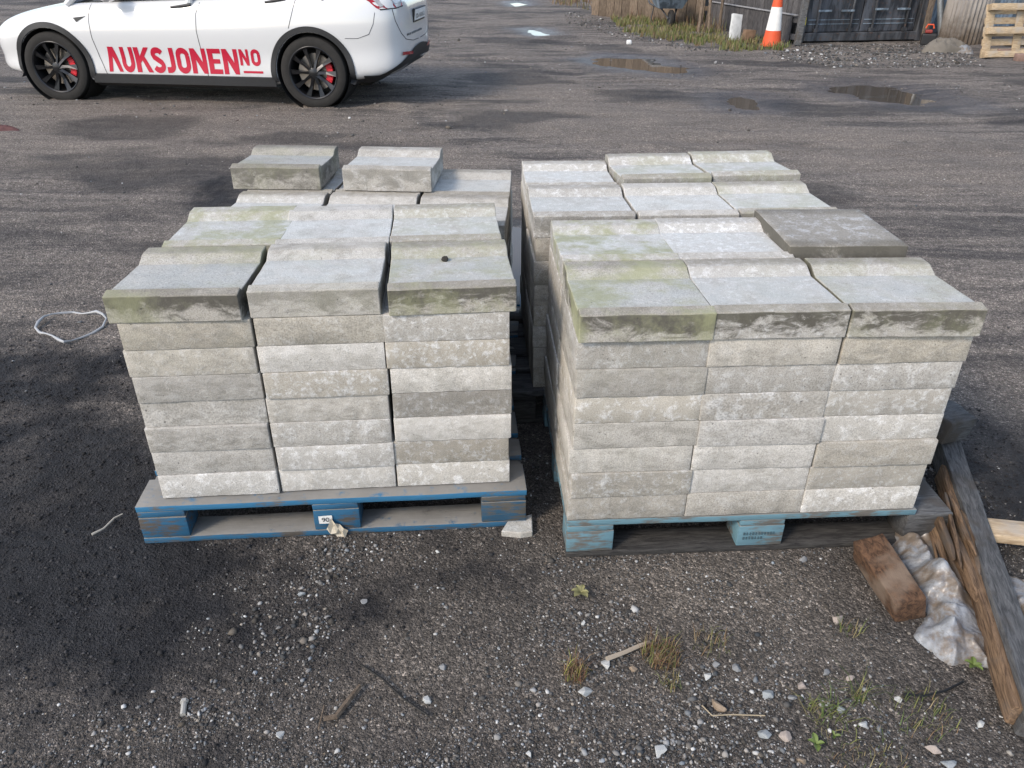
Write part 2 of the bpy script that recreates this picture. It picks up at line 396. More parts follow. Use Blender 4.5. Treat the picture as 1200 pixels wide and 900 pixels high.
# ------------------------------------------------------------------ concrete gutter blocks
BW, BD, BH = .3535, .3665, .0848
def block_mesh(name, dish, seed):
    r = np.random.default_rng(seed)
    nu = 14
    if dish:
        kx = [0, .034, .045, BD-.100, BD-.058, BD-.046, BD]; kz = [-.0065, 0, -.010, -.0195, -.0015, 0, -.001]
        ys = np.array([0, .017, .034, .0395, .045, .09, .135, .18, .225, BD-.100, BD-.086, BD-.072, BD-.058, BD-.046, BD-.023, BD])
        def prof(y): return BH + np.interp(y, kx, kz)
    else:
        ys = np.linspace(0, BD, 11)
        def prof(y): return BH + 0*y
    us = np.linspace(-BW/2, BW/2, nu+1); zt = prof(ys); ys = ys-BD/2
    mb = MB()
    top = [[(u, y, z) for u in us] for y, z in zip(ys, zt)]
    bot = [[(u, y, 0) for u in us] for y in ys]
    n0 = len(top)*len(us); mb.grid(top); mb.grid([row[::-1] for row in bot])
    ni, nj = len(ys), len(us)
    T = lambda i, j: i*nj+j
    B = lambda i, j: n0 + i*nj + (nj-1-j)
    for j in range(nj-1):
        mb.f.append((B(0,j), B(0,j+1), T(0,j+1), T(0,j))); mb.f.append((T(ni-1,j), T(ni-1,j+1), B(ni-1,j+1), B(ni-1,j)))
    for i in range(ni-1):
        mb.f.append((T(i,0), T(i+1,0), B(i+1,0), B(i,0))); mb.f.append((B(i,nj-1), B(i+1,nj-1), T(i+1,nj-1), T(i,nj-1)))
    me_ = mb.mesh(name, bevel=.003, seg=2, angle=60)
    n = len(me_.vertices); co = np.empty(n*3); me_.vertices.foreach_get('co', co); co = co.reshape(-1, 3)
    # worn arrises: nudge edge vertices inwards by uneven amounts
    ex = (np.abs(np.abs(co[:,0])-BW/2) < .006).astype(int)+(np.abs(np.abs(co[:,1])-BD/2) < .006)+((co[:,2] < .006) | (co[:,2] > BH-.03))
    nn = vnoise(co[:,0]*60+seed*3, co[:,1]*60+co[:,2]*90+50)
    chip = np.where(ex >= 2, np.clip(nn-.74, 0, 1)*.008, 0)
    ctr = np.array([0, 0, BH/2]); dirv = ctr-co; dirv /= np.linalg.norm(dirv, axis=1)[:, None]
    co += dirv*chip[:, None] + r.normal(0, .0002, co.shape)
    co[:,2] = np.clip(co[:,2], 0, BH)
    me_.vertices.foreach_set('co', co.ravel()); me_.update()
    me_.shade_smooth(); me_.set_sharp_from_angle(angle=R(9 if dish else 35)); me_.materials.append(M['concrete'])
    return me_
DISH = [block_mesh('gutter_block', True, 10+i) for i in range(4)]
SOLID = [block_mesh('concrete_block', False, 30+i) for i in range(5)]
ORD = ['top', 'second', 'third', 'fourth', 'fifth', 'sixth', 'seventh', 'bottom']
COLN = ['left', 'middle', 'right']
PH, LH = .144, .0853
# brightness / warmth seen on the front faces, layer 1 (top) to 8
TINT = {('left front', 0): [(.56,.5,.0,1.0),(.58,.9,.10,.1),(.72,.7,.05,.1),(.55,.25,0,.2),(.68,.2,0,.25),(.60,.2,0,.2),(.62,.1,0,.05),(.74,0,0,0)],
        ('left front', 1): [(.66,.35,.0,.35),(.60,.8,.03,.1),(.80,.1,0,0),(.62,.7,.02,.1),(.70,.35,0,.1),(.64,.2,0,.15),(.68,.1,0,0),(.74,.1,0,0)],
        ('left front', 2): [(.58,.6,.05,1.0),(.64,.3,0,.1),(.62,.8,0,.05),(.84,.2,.03,0),(.40,.4,0,.35),(.82,.1,0,0),(.45,.8,0,.2),(.76,.3,0,0)],
        ('right front', 0): [(.60,.4,1.0,1.0),(.52,.3,.08,.15),(.52,.35,.08,.1),(.66,.7,.03,0),(.66,.3,.05,.15),(.68,.3,.06,0),(.56,.6,.04,.35),(.52,.6,.0,.2)],
        ('right front', 1): [(.66,.2,.10,.95),(.70,.55,0,.05),(.54,.25,0,.05),(.56,.35,0,.15),(.68,.05,0,.1),(.76,.1,0,0),(.74,.1,0,0),(.56,.5,0,.05)],
        ('right front', 2): [(.62,.35,.35,1.0),(.62,.95,0,0),(.60,.2,0,.05),(.58,.4,.03,.05),(.74,.2,0,0),(.56,.7,0,.1),(.54,.6,.03,.1),(.72,.25,.02,0)]}
def stack(name, origin, rot, rows, layers, row0=0, skip=(), shift=None, cw=(.356, .356)):
    c, s_ = math.cos(rot), math.sin(rot)
    for rw in range(rows):
        for cl in range(3):
            for k in range(layers):                       # k = 0 at the bottom
                lay = layers-1-k
                if (rw, cl, lay) in skip: continue
                top = lay == 0
                jx = rnd.uniform(-.004, .004); jy = rnd.uniform(-.005, .005)
                u = (cl+.5)*cw[0] + jx; v = (rw+.5)*.3685 + jy
                rz = rot + R(rnd.uniform(-.5, .5)) + (R(rnd.uniform(-1.0, 1.0)) if top else 0)
                zz = PH + k*LH
                if shift: du, dv, dr = shift.get((rw, cl, lay), (0, 0, 0)); u += du; v += dv; rz += dr
                row_n = ('front', 'rear')[rw]
                flip = name == 'right front' and rw == 1 and cl == 2 and top
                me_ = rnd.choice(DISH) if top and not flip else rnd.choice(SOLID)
                o = link('concrete_block', me_)
                o.location = (origin[0]+c*u-s_*v, origin[1]+s_*u+c*v, zz+.0003); o.rotation_euler = (0, 0, rz)
                if rnd.random() < .5 and not top: o.rotation_euler.z += math.pi
                if flip: o.scale = (1.02, 1.0, 1.26)
                elif name == 'right rear' and rw == 1 and top and cl > 0: o.scale = (1, 1, 1.30)
                elif top and (name, rw) != ('left front', 0) and (name, rw) != ('right front', 0): o.rotation_euler.x = R(rnd.uniform(-.2, .9)); o.location.z += .0026*abs(o.rotation_euler.x)/R(.9)+.0003
                if rw == 0 and (name, cl) in TINT: a = TINT[(name, cl)][min(lay, 7)]
                elif top: a = (rnd.uniform(.62, .75), rnd.uniform(.1, .4), rnd.choice([.05, .15, .45]), rnd.uniform(.3, .7))
                else: a = (rnd.uniform(.5, .72), rnd.uniform(.3, 1), rnd.choice([0, 0, .15]), rnd.uniform(0, .2))
                if name == 'left front' and rw == 1 and top: a = [(.64,.35,.9,.3),(.70,.1,.08,.2),(.66,.5,.35,.5)][cl]
                if name == 'right front' and rw == 1 and top: a = [(.68,.2,1.0,.3),(.74,.05,.05,.4),(.34,.6,.0,1.0)][cl]
                if name == 'left front' and rw == 0 and top: a = (a[0], a[1], [.7, .2, .65][cl], a[3])
                o.color = (a[0], a[2], a[3], a[1])
                tone = 'dark stained' if a[3] > .8 or a[0] < .45 else ('tan' if a[1] > .55 else ('pale grey' if a[0] > .68 else 'grey'))
                what = 'upturned flat slab' if flip else ('dished gutter block' if top else 'concrete block')
                lv = 'top layer' if top else ('bottom layer' if k == 0 else ORD[lay]+' layer down')
                tag(o, f'{tone} {what}, {lv}, {COLN[cl]} column, {row_n} row of {name} stack', 'block', f'concrete blocks of the {name} stack')
LFO = (-1.1473, 1.8592); LR_ = .0812; RFO = (.1641, 1.8484); RR_ = .0595
def loc_(o, r, u, v): return (o[0]+math.cos(r)*u-math.sin(r)*v, o[1]+math.sin(r)*u+math.cos(r)*v)
stack('left front', loc_(LFO, LR_, .0745, .037), LR_, 2, 8, cw=(.3595, 0), shift={(0,0,0): (-.012,-.006,0), (0,2,0): (.012,-.012,R(.8)), (1,0,0): (.02,.01,0), (1,2,0): (.0,.012,R(1))})
stack('right front', loc_(RFO, RR_, .0, -.045), RR_, 2, 8, cw=(.355, 0), shift={(0,0,0): (0,-.012,0), (0,1,0): (0,-.012,0), (0,2,0): (.012,-.014,R(-1)), (1,2,0): (-.012,.012,R(-1.2)), (1,0,0): (.004,.0,R(-.6))})
LBO = (-1.125, 2.80); LBR = R(-2)
stack('left rear', LBO, LBR, 2, 7, cw=(.369, 0))
RBO = loc_(RFO, RR_, -.042, .752); RBR = RR_
stack('right rear', RBO, RBR, 2, 8, cw=(.355, 0), shift={(1,0,0): (0,.0,R(-1.5)), (1,1,0): (.01,.015,R(1.5)), (1,2,0): (.02,.045,R(1.5)), (0,2,0): (.01,.01,R(1))})
for (x, y, rz, tn, nm) in ((-.970, 3.365, R(-1), (.45,.45,.30,.75), 'brown stained dished block lying on left end of the lower left rear stack'), (-.505, 3.345, R(-3), (.62,.35,.03,.45), 'pale dished block lying askew on middle of the lower left rear stack')):
    o = link('concrete_block', DISH[2]); o.scale = (1.03, 1, 1.15); o.location = (x, y, PH+7*LH+.0005); o.rotation_euler = (0, 0, rz); o.color = (tn[0], tn[2], tn[3], tn[1])
    tag(o, nm, 'block', 'loose blocks on the left rear stack')

# ------------------------------------------------------------------ pallets
def rough_box(size, seg=(8, 2, 2), amp=.003, seed=0, bevel=.004):
    mb = MB().box((0, 0, 0), size); bm = bmesh.new(); me_ = mb.mesh('t'); bm.from_mesh(me_)
    for ax in range(3):
        n = seg[ax]
        for k in range(1, n):
            pos = -size[ax]/2+size[ax]*k/n; co = [0, 0, 0]; co[ax] = pos; no = [0, 0, 0]; no[ax] = 1
            bmesh.ops.bisect_plane(bm, geom=bm.verts[:]+bm.edges[:]+bm.faces[:], plane_co=co, plane_no=no)
    es = [e for e in bm.edges if len(e.link_faces) == 2 and e.calc_face_angle() > 1]
    bmesh.ops.bevel(bm, geom=es, offset=bevel, segments=2, affect='EDGES', profile=.5)
    r = random.Random(seed)
    from mathutils import noise
    off = Vector((r.random()*50, r.random()*50, r.random()*50))
    for v in bm.verts:
        q = Vector((v.co.x*5, v.co.y*22, v.co.z*22))+off
        v.co += noise.noise_vector(q)*amp
    bm.to_mesh(me_); bm.free(); me_.shade_smooth(); me_.set_sharp_from_angle(angle=R(38))
    return me_
PALM = {}
def pm(key, size, seg, amp=.002, n=3):
    if key not in PALM: PALM[key] = [rough_box(size, seg, amp, hash(key) % 97+i, .003) for i in range(n)]
    return rnd.choice(PALM[key])
def pallet(origin, rot, label, mats, group='pallets under the concrete blocks'):
    p = empty('wooden_pallet', (*origin, -.004), rot, label, 'pallet', group)
    def put(name, me_, m, loc):
        me2 = me_.copy(); me2.materials.clear(); o = link(name, me2, m, p); o.location = loc; return o
    def mt(k, i=None): return mats.get((k, i), mats[k])
    z = 0
    for i, v in enumerate((.05, .40, .75)):
        put('bottom_board', pm('bb', (1.2, .098, .021), (10, 2, 1)), mt('bottom', i), (.6, v, .0115))
    for i, v in enumerate((.05, .40, .75)):
        for j, u in enumerate((.0725, .60, 1.1275)):
            put('block', pm('blk', (.143, .098, .077), (3, 2, 2)), mt('block', (i, j)), (u, v, .0615))
    for j, u in enumerate((.0725, .60, 1.1275)):
        put('stretcher', pm('st', (.140, .796, .0215), (2, 8, 1)), mt('block', (0, j)), (u, .40, .1115))
    for i, (v, w_) in enumerate(((.0725, .143), (.24, .098), (.40, .143), (.56, .098), (.7275, .143))):
        ln = mats.get('front_len', 1.2) if i == 0 else 1.2
        o = put('deck_board', pm('db%.3f' % w_, (1.2, w_, .0215), (12, 2, 1)), mt('deck', i), (.6-(1.2-ln)/2, v, .1337))
        o.scale = (ln/1.2, 1, 1)
    return p
B, BT, PB, DW, GW = M['blue'], M['blue_top'], M['pale_blue'], M['dark_wood'], M['grey_wood']
pl = pallet(LFO, LR_, 'blue painted pallet under left front stack with torn paper tag', {'bottom': B, 'block': B, 'deck': BT, ('block', (0, 2)): mat_paintwood('scuffed_blue_wood', (.025, .075, .13), (.09, .085, .075), .52)})
prf = pallet(loc_(RFO, RR_, 0, -.042), RR_, 'faded pale blue pallet under right front stack, dark weathered right corner', {'bottom': DW, 'block': PB, 'deck': PB, ('block', (0, 2)): GW, ('block', (1, 2)): GW, ('block', (2, 2)): GW, ('bottom', 1): DW, ('bottom', 2): DW, 'front_len': 1.075})
pallet(loc_(LBO, LBR, -.06, -.03), LBR, 'dark blue pallet under the lower left rear stack', {'bottom': B, 'block': B, 'deck': BT})
pallet(loc_(RBO, RBR, -.13, -.03), RBR, 'dark wet pallet under right rear stack, ends sticking into the gap', {'bottom': DW, 'block': DW, 'deck': GW})
mb = MB()
for r_, (zz_, n_) in enumerate(((.072, 11), (.055, 7))):
    for k in range(n_): mb.box((.548+.0092*k, -.0012, zz_), (.0028 if k % 3 else .0055, .002, .009))
mb.build('stencil_marks', simple('stencil_ink', (.05, .09, .11), .8), prf)
# torn tag on the centre block of the left front pallet
M['paper'] = simple('paper', (.72, .72, .70), .7); M['black'] = simple('black_plastic', (.018, .018, .019), .5); M['ink'] = simple('ink', (.03, .03, .035), .6)
mb = MB().grid([[(.545+.042*i/3, -.0035-.001*math.sin(i+j), .052+.030*j/2) for i in range(4)] for j in range(3)])
tg = mb.build('paper_tag', M['paper'], pl)
mb = MB().grid([[(.583+.05*i/4-.006*j, -.004-.012*math.sin(1.4*i+j*1.1)**2, .072-.012*i-.014*j) for i in range(5)] for j in range(4)])
mb.build('torn_tape', simple('torn_tape', (.48, .43, .34), .5), pl)
def text_mesh(s_, size, mat, name='lettering'):
    cu = bpy.data.curves.new('t', 'FONT'); cu.body = s_; cu.size = size; cu.align_x = 'CENTER'; cu.align_y = 'CENTER'
    ot = bpy.data.objects.new('t', cu); COL.objects.link(ot)
    dg = bpy.context.evaluated_depsgraph_get(); me_ = bpy.data.meshes.new_from_object(ot.evaluated_get(dg)); me_.name = name
    bpy.data.objects.remove(ot); me_.materials.clear(); me_.materials.append(mat); return me_
o = link('printed_number', text_mesh('90', .024, M['ink']), None, tg); o.location = (.566, -.0058, .067); o.rotation_euler = (R(90), 0, 0)

# ------------------------------------------------------------------ car
CS = 1.035
CF = Vector((-3.01, .34, 0)).normalized(); CROT = math.atan2(CF.y, CF.x)
CL = Vector((-CF.y, CF.x, 0))
rear_contact = Vector((-2.17, 9.11, 0))
c_origin = rear_contact - CL*.84*CS
car = empty('car', (c_origin.x, c_origin.y, -.012), CROT, 'white electric car with red lettering on its doors and black wheels', 'car')
car.scale = (CS, CS, CS)
car_mw = Matrix.Translation(car.location) @ Matrix.Rotation(CROT, 4, 'Z') @ Matrix.Scale(CS, 4)
car_inv = car_mw.inverted()
def mat_paint():
    t = NT('white_car_paint', .22, .5); v = t.coord()
    t.b.inputs['Coat Weight'].default_value = .8; t.b.inputs['Coat Roughness'].default_value = .04
    zc = t.n('SeparateXYZ', i0=v).outputs[2]
    d = t.math('MULTIPLY', t.maprange(zc, .55, .22), t.maprange(t.noise(v, 6, 5, .7), .35, .7))      # road dirt thrown up along the sills
    t.col(t.mix(t.math('MULTIPLY', d, .35), (.57, .58, .59), (.36, .33, .30))); return t.m
M['paint'] = mat_paint()
M['trim'] = simple('black_trim', (.022, .023, .025), .55, 0, .15, 30)
M['glass'] = simple('dark_glass', (.012, .014, .016), .05, 0, 0, 3, .6)
M['rubber'] = simple('tyre_rubber', (.028, .027, .026), .85, 0, .2, 25, .2)
M['rim'] = simple('dark_alloy', (.030, .031, .034), .32, .6, .1, 20)
M['caliper'] = simple('red_caliper', (.55, .02, .035), .4); M['disc'] = simple('brake_disc', (.28, .25, .22), .4, .7)
M['red'] = simple('red_vinyl', (.42, .008, .035), .4, 0, .05); M['lamp'] = simple('tail_lamp_red', (.30, .01, .02), .1, 0, .1, 10, .6)
M['clear'] = simple('clear_lamp', (.35, .36, .38), .1, 0, .3, 30, .6); M['plate'] = simple('plate_white', (.75, .76, .76), .4)
ST = [(-.95,.40,.52,.90),(-.92,.66,.42,1.03),(-.87,.82,.36,1.10),(-.75,.895,.31,1.13),(-.5,.94,.27,1.135),(0,.958,.25,1.12),(.5,.957,.19,1.085),(1.1,.952,.17,1.06),(1.7,.950,.17,1.04),(2.3,.952,.18,1.015),(2.7,.956,.22,.985),(3.0,.95,.24,.93),(3.25,.92,.25,.88),(3.48,.86,.27,.80),(3.63,.75,.31,.71),(3.70,.58,.36,.63),(3.73,.36,.42,.57)]
SEC = [(0,0),(.5,0),(.80,.0),(.93,.02),(.975,.08),(.982,.17),(.968,.33),(.988,.47),(1.002,.60),(1.0,.68),(.99,.78),(.965,.88),(.92,.96),(.84,1.0),(.5,1.02),(0,1.03)]
mb = MB(); rows = []
for x, hw, zb, zt in ST:
    ring = [(x, hw*a, zb+(zt-zb)*b) for a, b in SEC]
    ring += [(x, -hw*a, zb+(zt-zb)*b) for a, b in SEC[-2:0:-1]]
    rows.append(ring)
nr = len(rows[0])
mb.add([p for r_ in rows for p in r_], [(i*nr+j, (i+1)*nr+j, (i+1)*nr+(j+1) % nr, i*nr+(j+1) % nr) for i in range(len(rows)-1) for j in range(nr)])
mb.f.append(tuple(range(nr))); mb.f.append(tuple((len(rows)-1)*nr+j for j in range(nr))[::-1])
bme = mb.mesh('body')
tmp = bpy.data.objects.new('tmp', bme); COL.objects.link(tmp)
ss = tmp.modifiers.new('s', 'SUBSURF'); ss.levels = 2; ss.render_levels = 2
dg = bpy.context.evaluated_depsgraph_get(); sub = bpy.data.meshes.new_from_object(tmp.evaluated_get(dg))
CARBVH = BVHTree.FromPolygons([v.co.copy() for v in sub.vertices], [tuple(p.vertices) for p in sub.polygons])
cut = MB()
for ax in (0, 2.89):
    for sy in (-1, 1): cut.lathe([(0, sy*.55), (.395, sy*.55), (.395, sy*1.2), (0, sy*1.2)], 40, 'Y', (ax, 0, .355))
cme = cut.mesh('cut'); bm = bmesh.new(); bm.from_mesh(cme); bmesh.ops.remove_doubles(bm, verts=bm.verts, dist=1e-4); bmesh.ops.recalc_face_normals(bm, faces=bm.faces); bm.to_mesh(cme); bm.free()
cuto = bpy.data.objects.new('cut', cme); COL.objects.link(cuto)
bo = tmp.modifiers.new('b', 'BOOLEAN'); bo.object = cuto; bo.operation = 'DIFFERENCE'; bo.solver = 'EXACT'
dg = bpy.context.evaluated_depsgraph_get(); body = bpy.data.meshes.new_from_object(tmp.evaluated_get(dg))
bpy.data.objects.remove(tmp); bpy.data.objects.remove(cuto)
body.materials.clear(); body.shade_smooth(); body.set_sharp_from_angle(angle=R(35)); body.name = 'body'
link('body', body, M['paint'], car)
def side_y(x, z, sgn=1):
    h = CARBVH.ray_cast(Vector((x, 3*sgn, z)), Vector((0, -sgn, 0)))
    return (h[0].y, h[1]) if h[0] else (.9*sgn, Vector((0, sgn, 0)))
def sp(x, z, off=.003, sgn=1):
    y, n = side_y(x, z, sgn); return (x, y+sgn*off, z)
def car_px(u, v, Y=.95):       # photo pixel -> local x, z on the plane of the car's near flank
    o_ = car_inv @ Vector((0, 0, CAM_H)); d = (car_inv.to_3x3() @ ray(u, v))
    t = (Y-o_.y)/d.y; q = o_+d*t; return q.x, q.z
def car_hit(u, v, off=.004):
    o_ = car_inv @ Vector((0, 0, CAM_H)); d = (car_inv.to_3x3() @ ray(u, v)).normalized()
    h = CARBVH.ray_cast(o_, d)
    return h[0]+h[1]*off if h[0] else None
def strip(pts, wd, off, sgn=1):     # thin seam following the flank
    P = []
    for i in range(len(pts)-1):
        for k in range(8):
            t = k/8; P.append((pts[i][0]*(1-t)+pts[i+1][0]*t, pts[i][1]*(1-t)+pts[i+1][1]*t))
    P.append(pts[-1]); A = []; Bq = []
    for i, p in enumerate(P):
        a = P[max(i-1, 0)]; b = P[min(i+1, len(P)-1)]; dx, dz = b[0]-a[0], b[1]-a[1]; L = math.hypot(dx, dz) or 1
        nx_, nz_ = -dz/L*wd/2, dx/L*wd/2
        A.append(sp(p[0]+nx_, p[1]+nz_, off, sgn)); Bq.append(sp(p[0]-nx_, p[1]-nz_, off, sgn))
    return [A, Bq]
seam = [[(100,-14),(97,8),(98,25),(104,50),(112,72),(122,93)], [(229,-14),(224,20),(226,40),(231,62),(240,93)], [(341,-8),(337,20),(334,36)]]
for sg in (1, -1):
    for s_ in seam:
        P = [car_px(*q) for q in s_]
        MB().grid(strip(P, .007, .0012, sg)).build('door_seam', M['ink'], car)
    # wheel arch trims and black sill
    for ax in (0, 2.89):
        G = [[], [], []]
        for k in range(41):
            a = R(-14)+R(208)*k/40
            for g, rr, off in ((0, .452, .002), (1, .452, .016), (2, .398, .016)):
                x, z = ax+rr*math.cos(a), .355+rr*math.sin(a)
                z = max(z, .235)
                y = side_y(x, z, sg)[0]; G[g].append((x, y+sg*off, z))
        G.append([(ax+.390*math.cos(R(-14)+R(208)*k/40), sg*.80, max(.355+.390*math.sin(R(-14)+R(208)*k/40), .235)) for k in range(41)])
        MB().grid(G).build('arch_trim', M['trim'], car, smooth=True)
        MB().lathe([(.389, sg*.93), (.389, sg*.57), (.05, sg*.565)], 40, 'Y', (ax, 0, .355)).build('wheel_liner', M['black'], car)
    xs = np.linspace(.42, 2.47, 26)
    MB().grid([[(x, side_y(x, .305, sg)[0]+sg*.001, .305) for x in xs], [(x, side_y(x, .30, sg)[0]+sg*.012, .297) for x in xs], [(x, side_y(x, .27, sg)[0]+sg*.010, .21) for x in xs], [(x, sg*.84, .165) for x in xs]]).build('sill_trim', M['trim'], car, smooth=True)
    # handles
    for px in ((193, 13, 216, 10), (304, 6, 327, 2)):
        a = car_px(px[0], px[1]); b = car_px(px[2], px[3])
        pa = sp(a[0], a[1], .004, sg); pb = sp(b[0], b[1], .004, sg)
        MB().tube([pa, [(pa[i]+pb[i])/2 + (.006*sg if i == 1 else 0) for i in range(3)], pb], [.010, .013, .016], 8).build('door_handle', M['trim'], car, smooth=True)
    tri = [car_px(*q) for q in ((80, 26), (95, 24), (85, 31))]
    MB().add([sp(x, z, .004, sg) for x, z in tri], [(0, 1, 2)]).build('side_camera', M['trim'], car)
    # mirror
    mx, mz = car_px(266, -1)
    MB().lathe([(0, -.09), (.05, -.085), (.085, -.04), (.085, .05), (.05, .09), (0, .092)], 16, 'Z').mesh('m')
    mo = MB().lathe([(0, -.10), (.05, -.09), (.08, -.04), (.08, .05), (.05, .085), (0, .09)], 16, 'Y').build('wing_mirror', M['paint'], car, smooth=True)
    mo.location = (2.05, sg*1.02, 1.09)
    # rear lamp and lower black bumper
    lamp = [[(408,-6),(418,-2),(428,4),(436,11),(441,13)],[(420,-10),(430,-5),(438,1),(445,9),(450,12)],[(434,-12),(444,-8),(452,-1),(457,7),(459,11)],[(446,-14),(456,-9),(463,-3),(466,4),(467,8)]]
    P = [[car_hit(*q) for q in r_] for r_ in lamp]
    if all(p is not None for r_ in P for p in r_):
        P = [[Vector((p.x, p.y*sg, p.z)) for p in r_] for r_ in P]
        lo = MB().grid(P).build('tail_lamp', M['lamp'], car, smooth=True)
        o2 = Vector((-.003, .003*sg, .001))
        MB().grid([[P[2][k]+o2 for k in (2, 3)], [P[3][k]+o2 for k in (2, 3)]]).build('clear_lens', M['clear'], lo)
        MB().grid([[P[0][k]*.5+P[1][k]*.5+o2 for k in (1, 2, 3)], [P[1][k]+o2 for k in (1, 2, 3)]]).build('clear_lens', M['clear'], lo)
        MB().tube([P[0][-1], P[1][-1], P[2][-1], P[3][-1]], .006, 5).build('lamp_edge', M['trim'], lo)
# rear diffuser: the lower rear wraps round as black plastic
def ring_band(z0f, z1f, x0, x1, off):
    pass
G = []
for zf in (.395, .44, .50, .56):
    row = []
    for k in range(33):
        a = R(-78)+R(156)*k/32
        d = Vector((-math.cos(a), math.sin(a), 0)); o_ = Vector((-.42, 0, zf - .10*(1-math.cos(a))*.0))
        lim = max(.335, .57-.30*(abs(a)/R(70))**2)
        z = .30+(zf-.395)/(.165)*(lim-.30)
        h = CARBVH.ray_cast(Vector((-.42, math.sin(a)*.35, z))+d*3, -d)
        q = h[0]+Vector((d.x, d.y, 0))*.012 if h[0] else Vector((-.95, math.sin(a)*.8, z))
        row.append(q)
    G.append(row)
G.insert(0, [Vector((q.x*.93, q.y*.93, .25)) for q in G[0]])
df = MB().grid(G).build('rear_diffuser', M['trim'], car, smooth=True)
RP = [[car_hit(u_, v_, .016) for u_ in (467, 471, 475, 479)] for v_ in (62, 66)]
RP = [[p+Vector((0, 0, (.004*k if r_ == 0 else .006*k))) for k, p in enumerate(row)] for r_, row in enumerate(RP) if all(p is not None for p in row)]
if len(RP) == 2:
    for sg in (1, -1): MB().grid([[(p.x, p.y*sg, p.z) for p in row] for row in RP]).build('reflector', M['lamp'], df)
# hatch seam, quarter seam
for s_, wd in (([(455,12),(459,26),(466,40),(472,47),(480,48),(488,45)], .007), ([(400,47),(415,47),(428,42),(433,30),(435,13)], .005)):
    P = []
    for i in range(len(s_)-1):
        for k in range(5):
            t = k/5; q = car_hit(s_[i][0]*(1-t)+s_[i+1][0]*t, s_[i][1]*(1-t)+s_[i+1][1]*t, .001)
            if q is not None: P.append(q)
    if len(P) > 3:
        MB().tube(P, wd/2, 5).build('hatch_seam', M['ink'], car)
        MB().tube([(p.x, -p.y, p.z) for p in P], wd/2, 5).build('hatch_seam', M['ink'], car)
# number plate and hatch wording
PLX = CARBVH.ray_cast(Vector((-3, 0, .86)), Vector((1, 0, 0)))[0].x
ph = MB().box((PLX-.008, 0, .865), (.02, .54, .135), (0, R(-8), 0)).build('plate_holder', M['black'], car)
pf = MB().box((PLX-.022, 0, .868), (.008, .50, .105), (0, R(-8), 0)).build('number_plate', M['plate'], car)
o = link('plate_number', text_mesh('EK 01015', .105, M['ink']), None, pf); o.location = (PLX-.0275, 0, .868); o.rotation_euler = Euler((R(90), 0, R(-90)))
mb = MB(); yy = .52
for k in range(19):
    wv = .018+.012*((k*7) % 5)/5; q = CARBVH.ray_cast(Vector((-3, yy, .70)), Vector((1, 0, 0)))[0]
    mb.box((q.x-.002, yy, .70+.004*((k*3) % 2)), (.004, wv, .020)); yy -= wv+.010
    if k in (4, 11): yy -= .02
mb.build('hatch_lettering', simple('grey_print', (.14, .15, .16), .6), car)
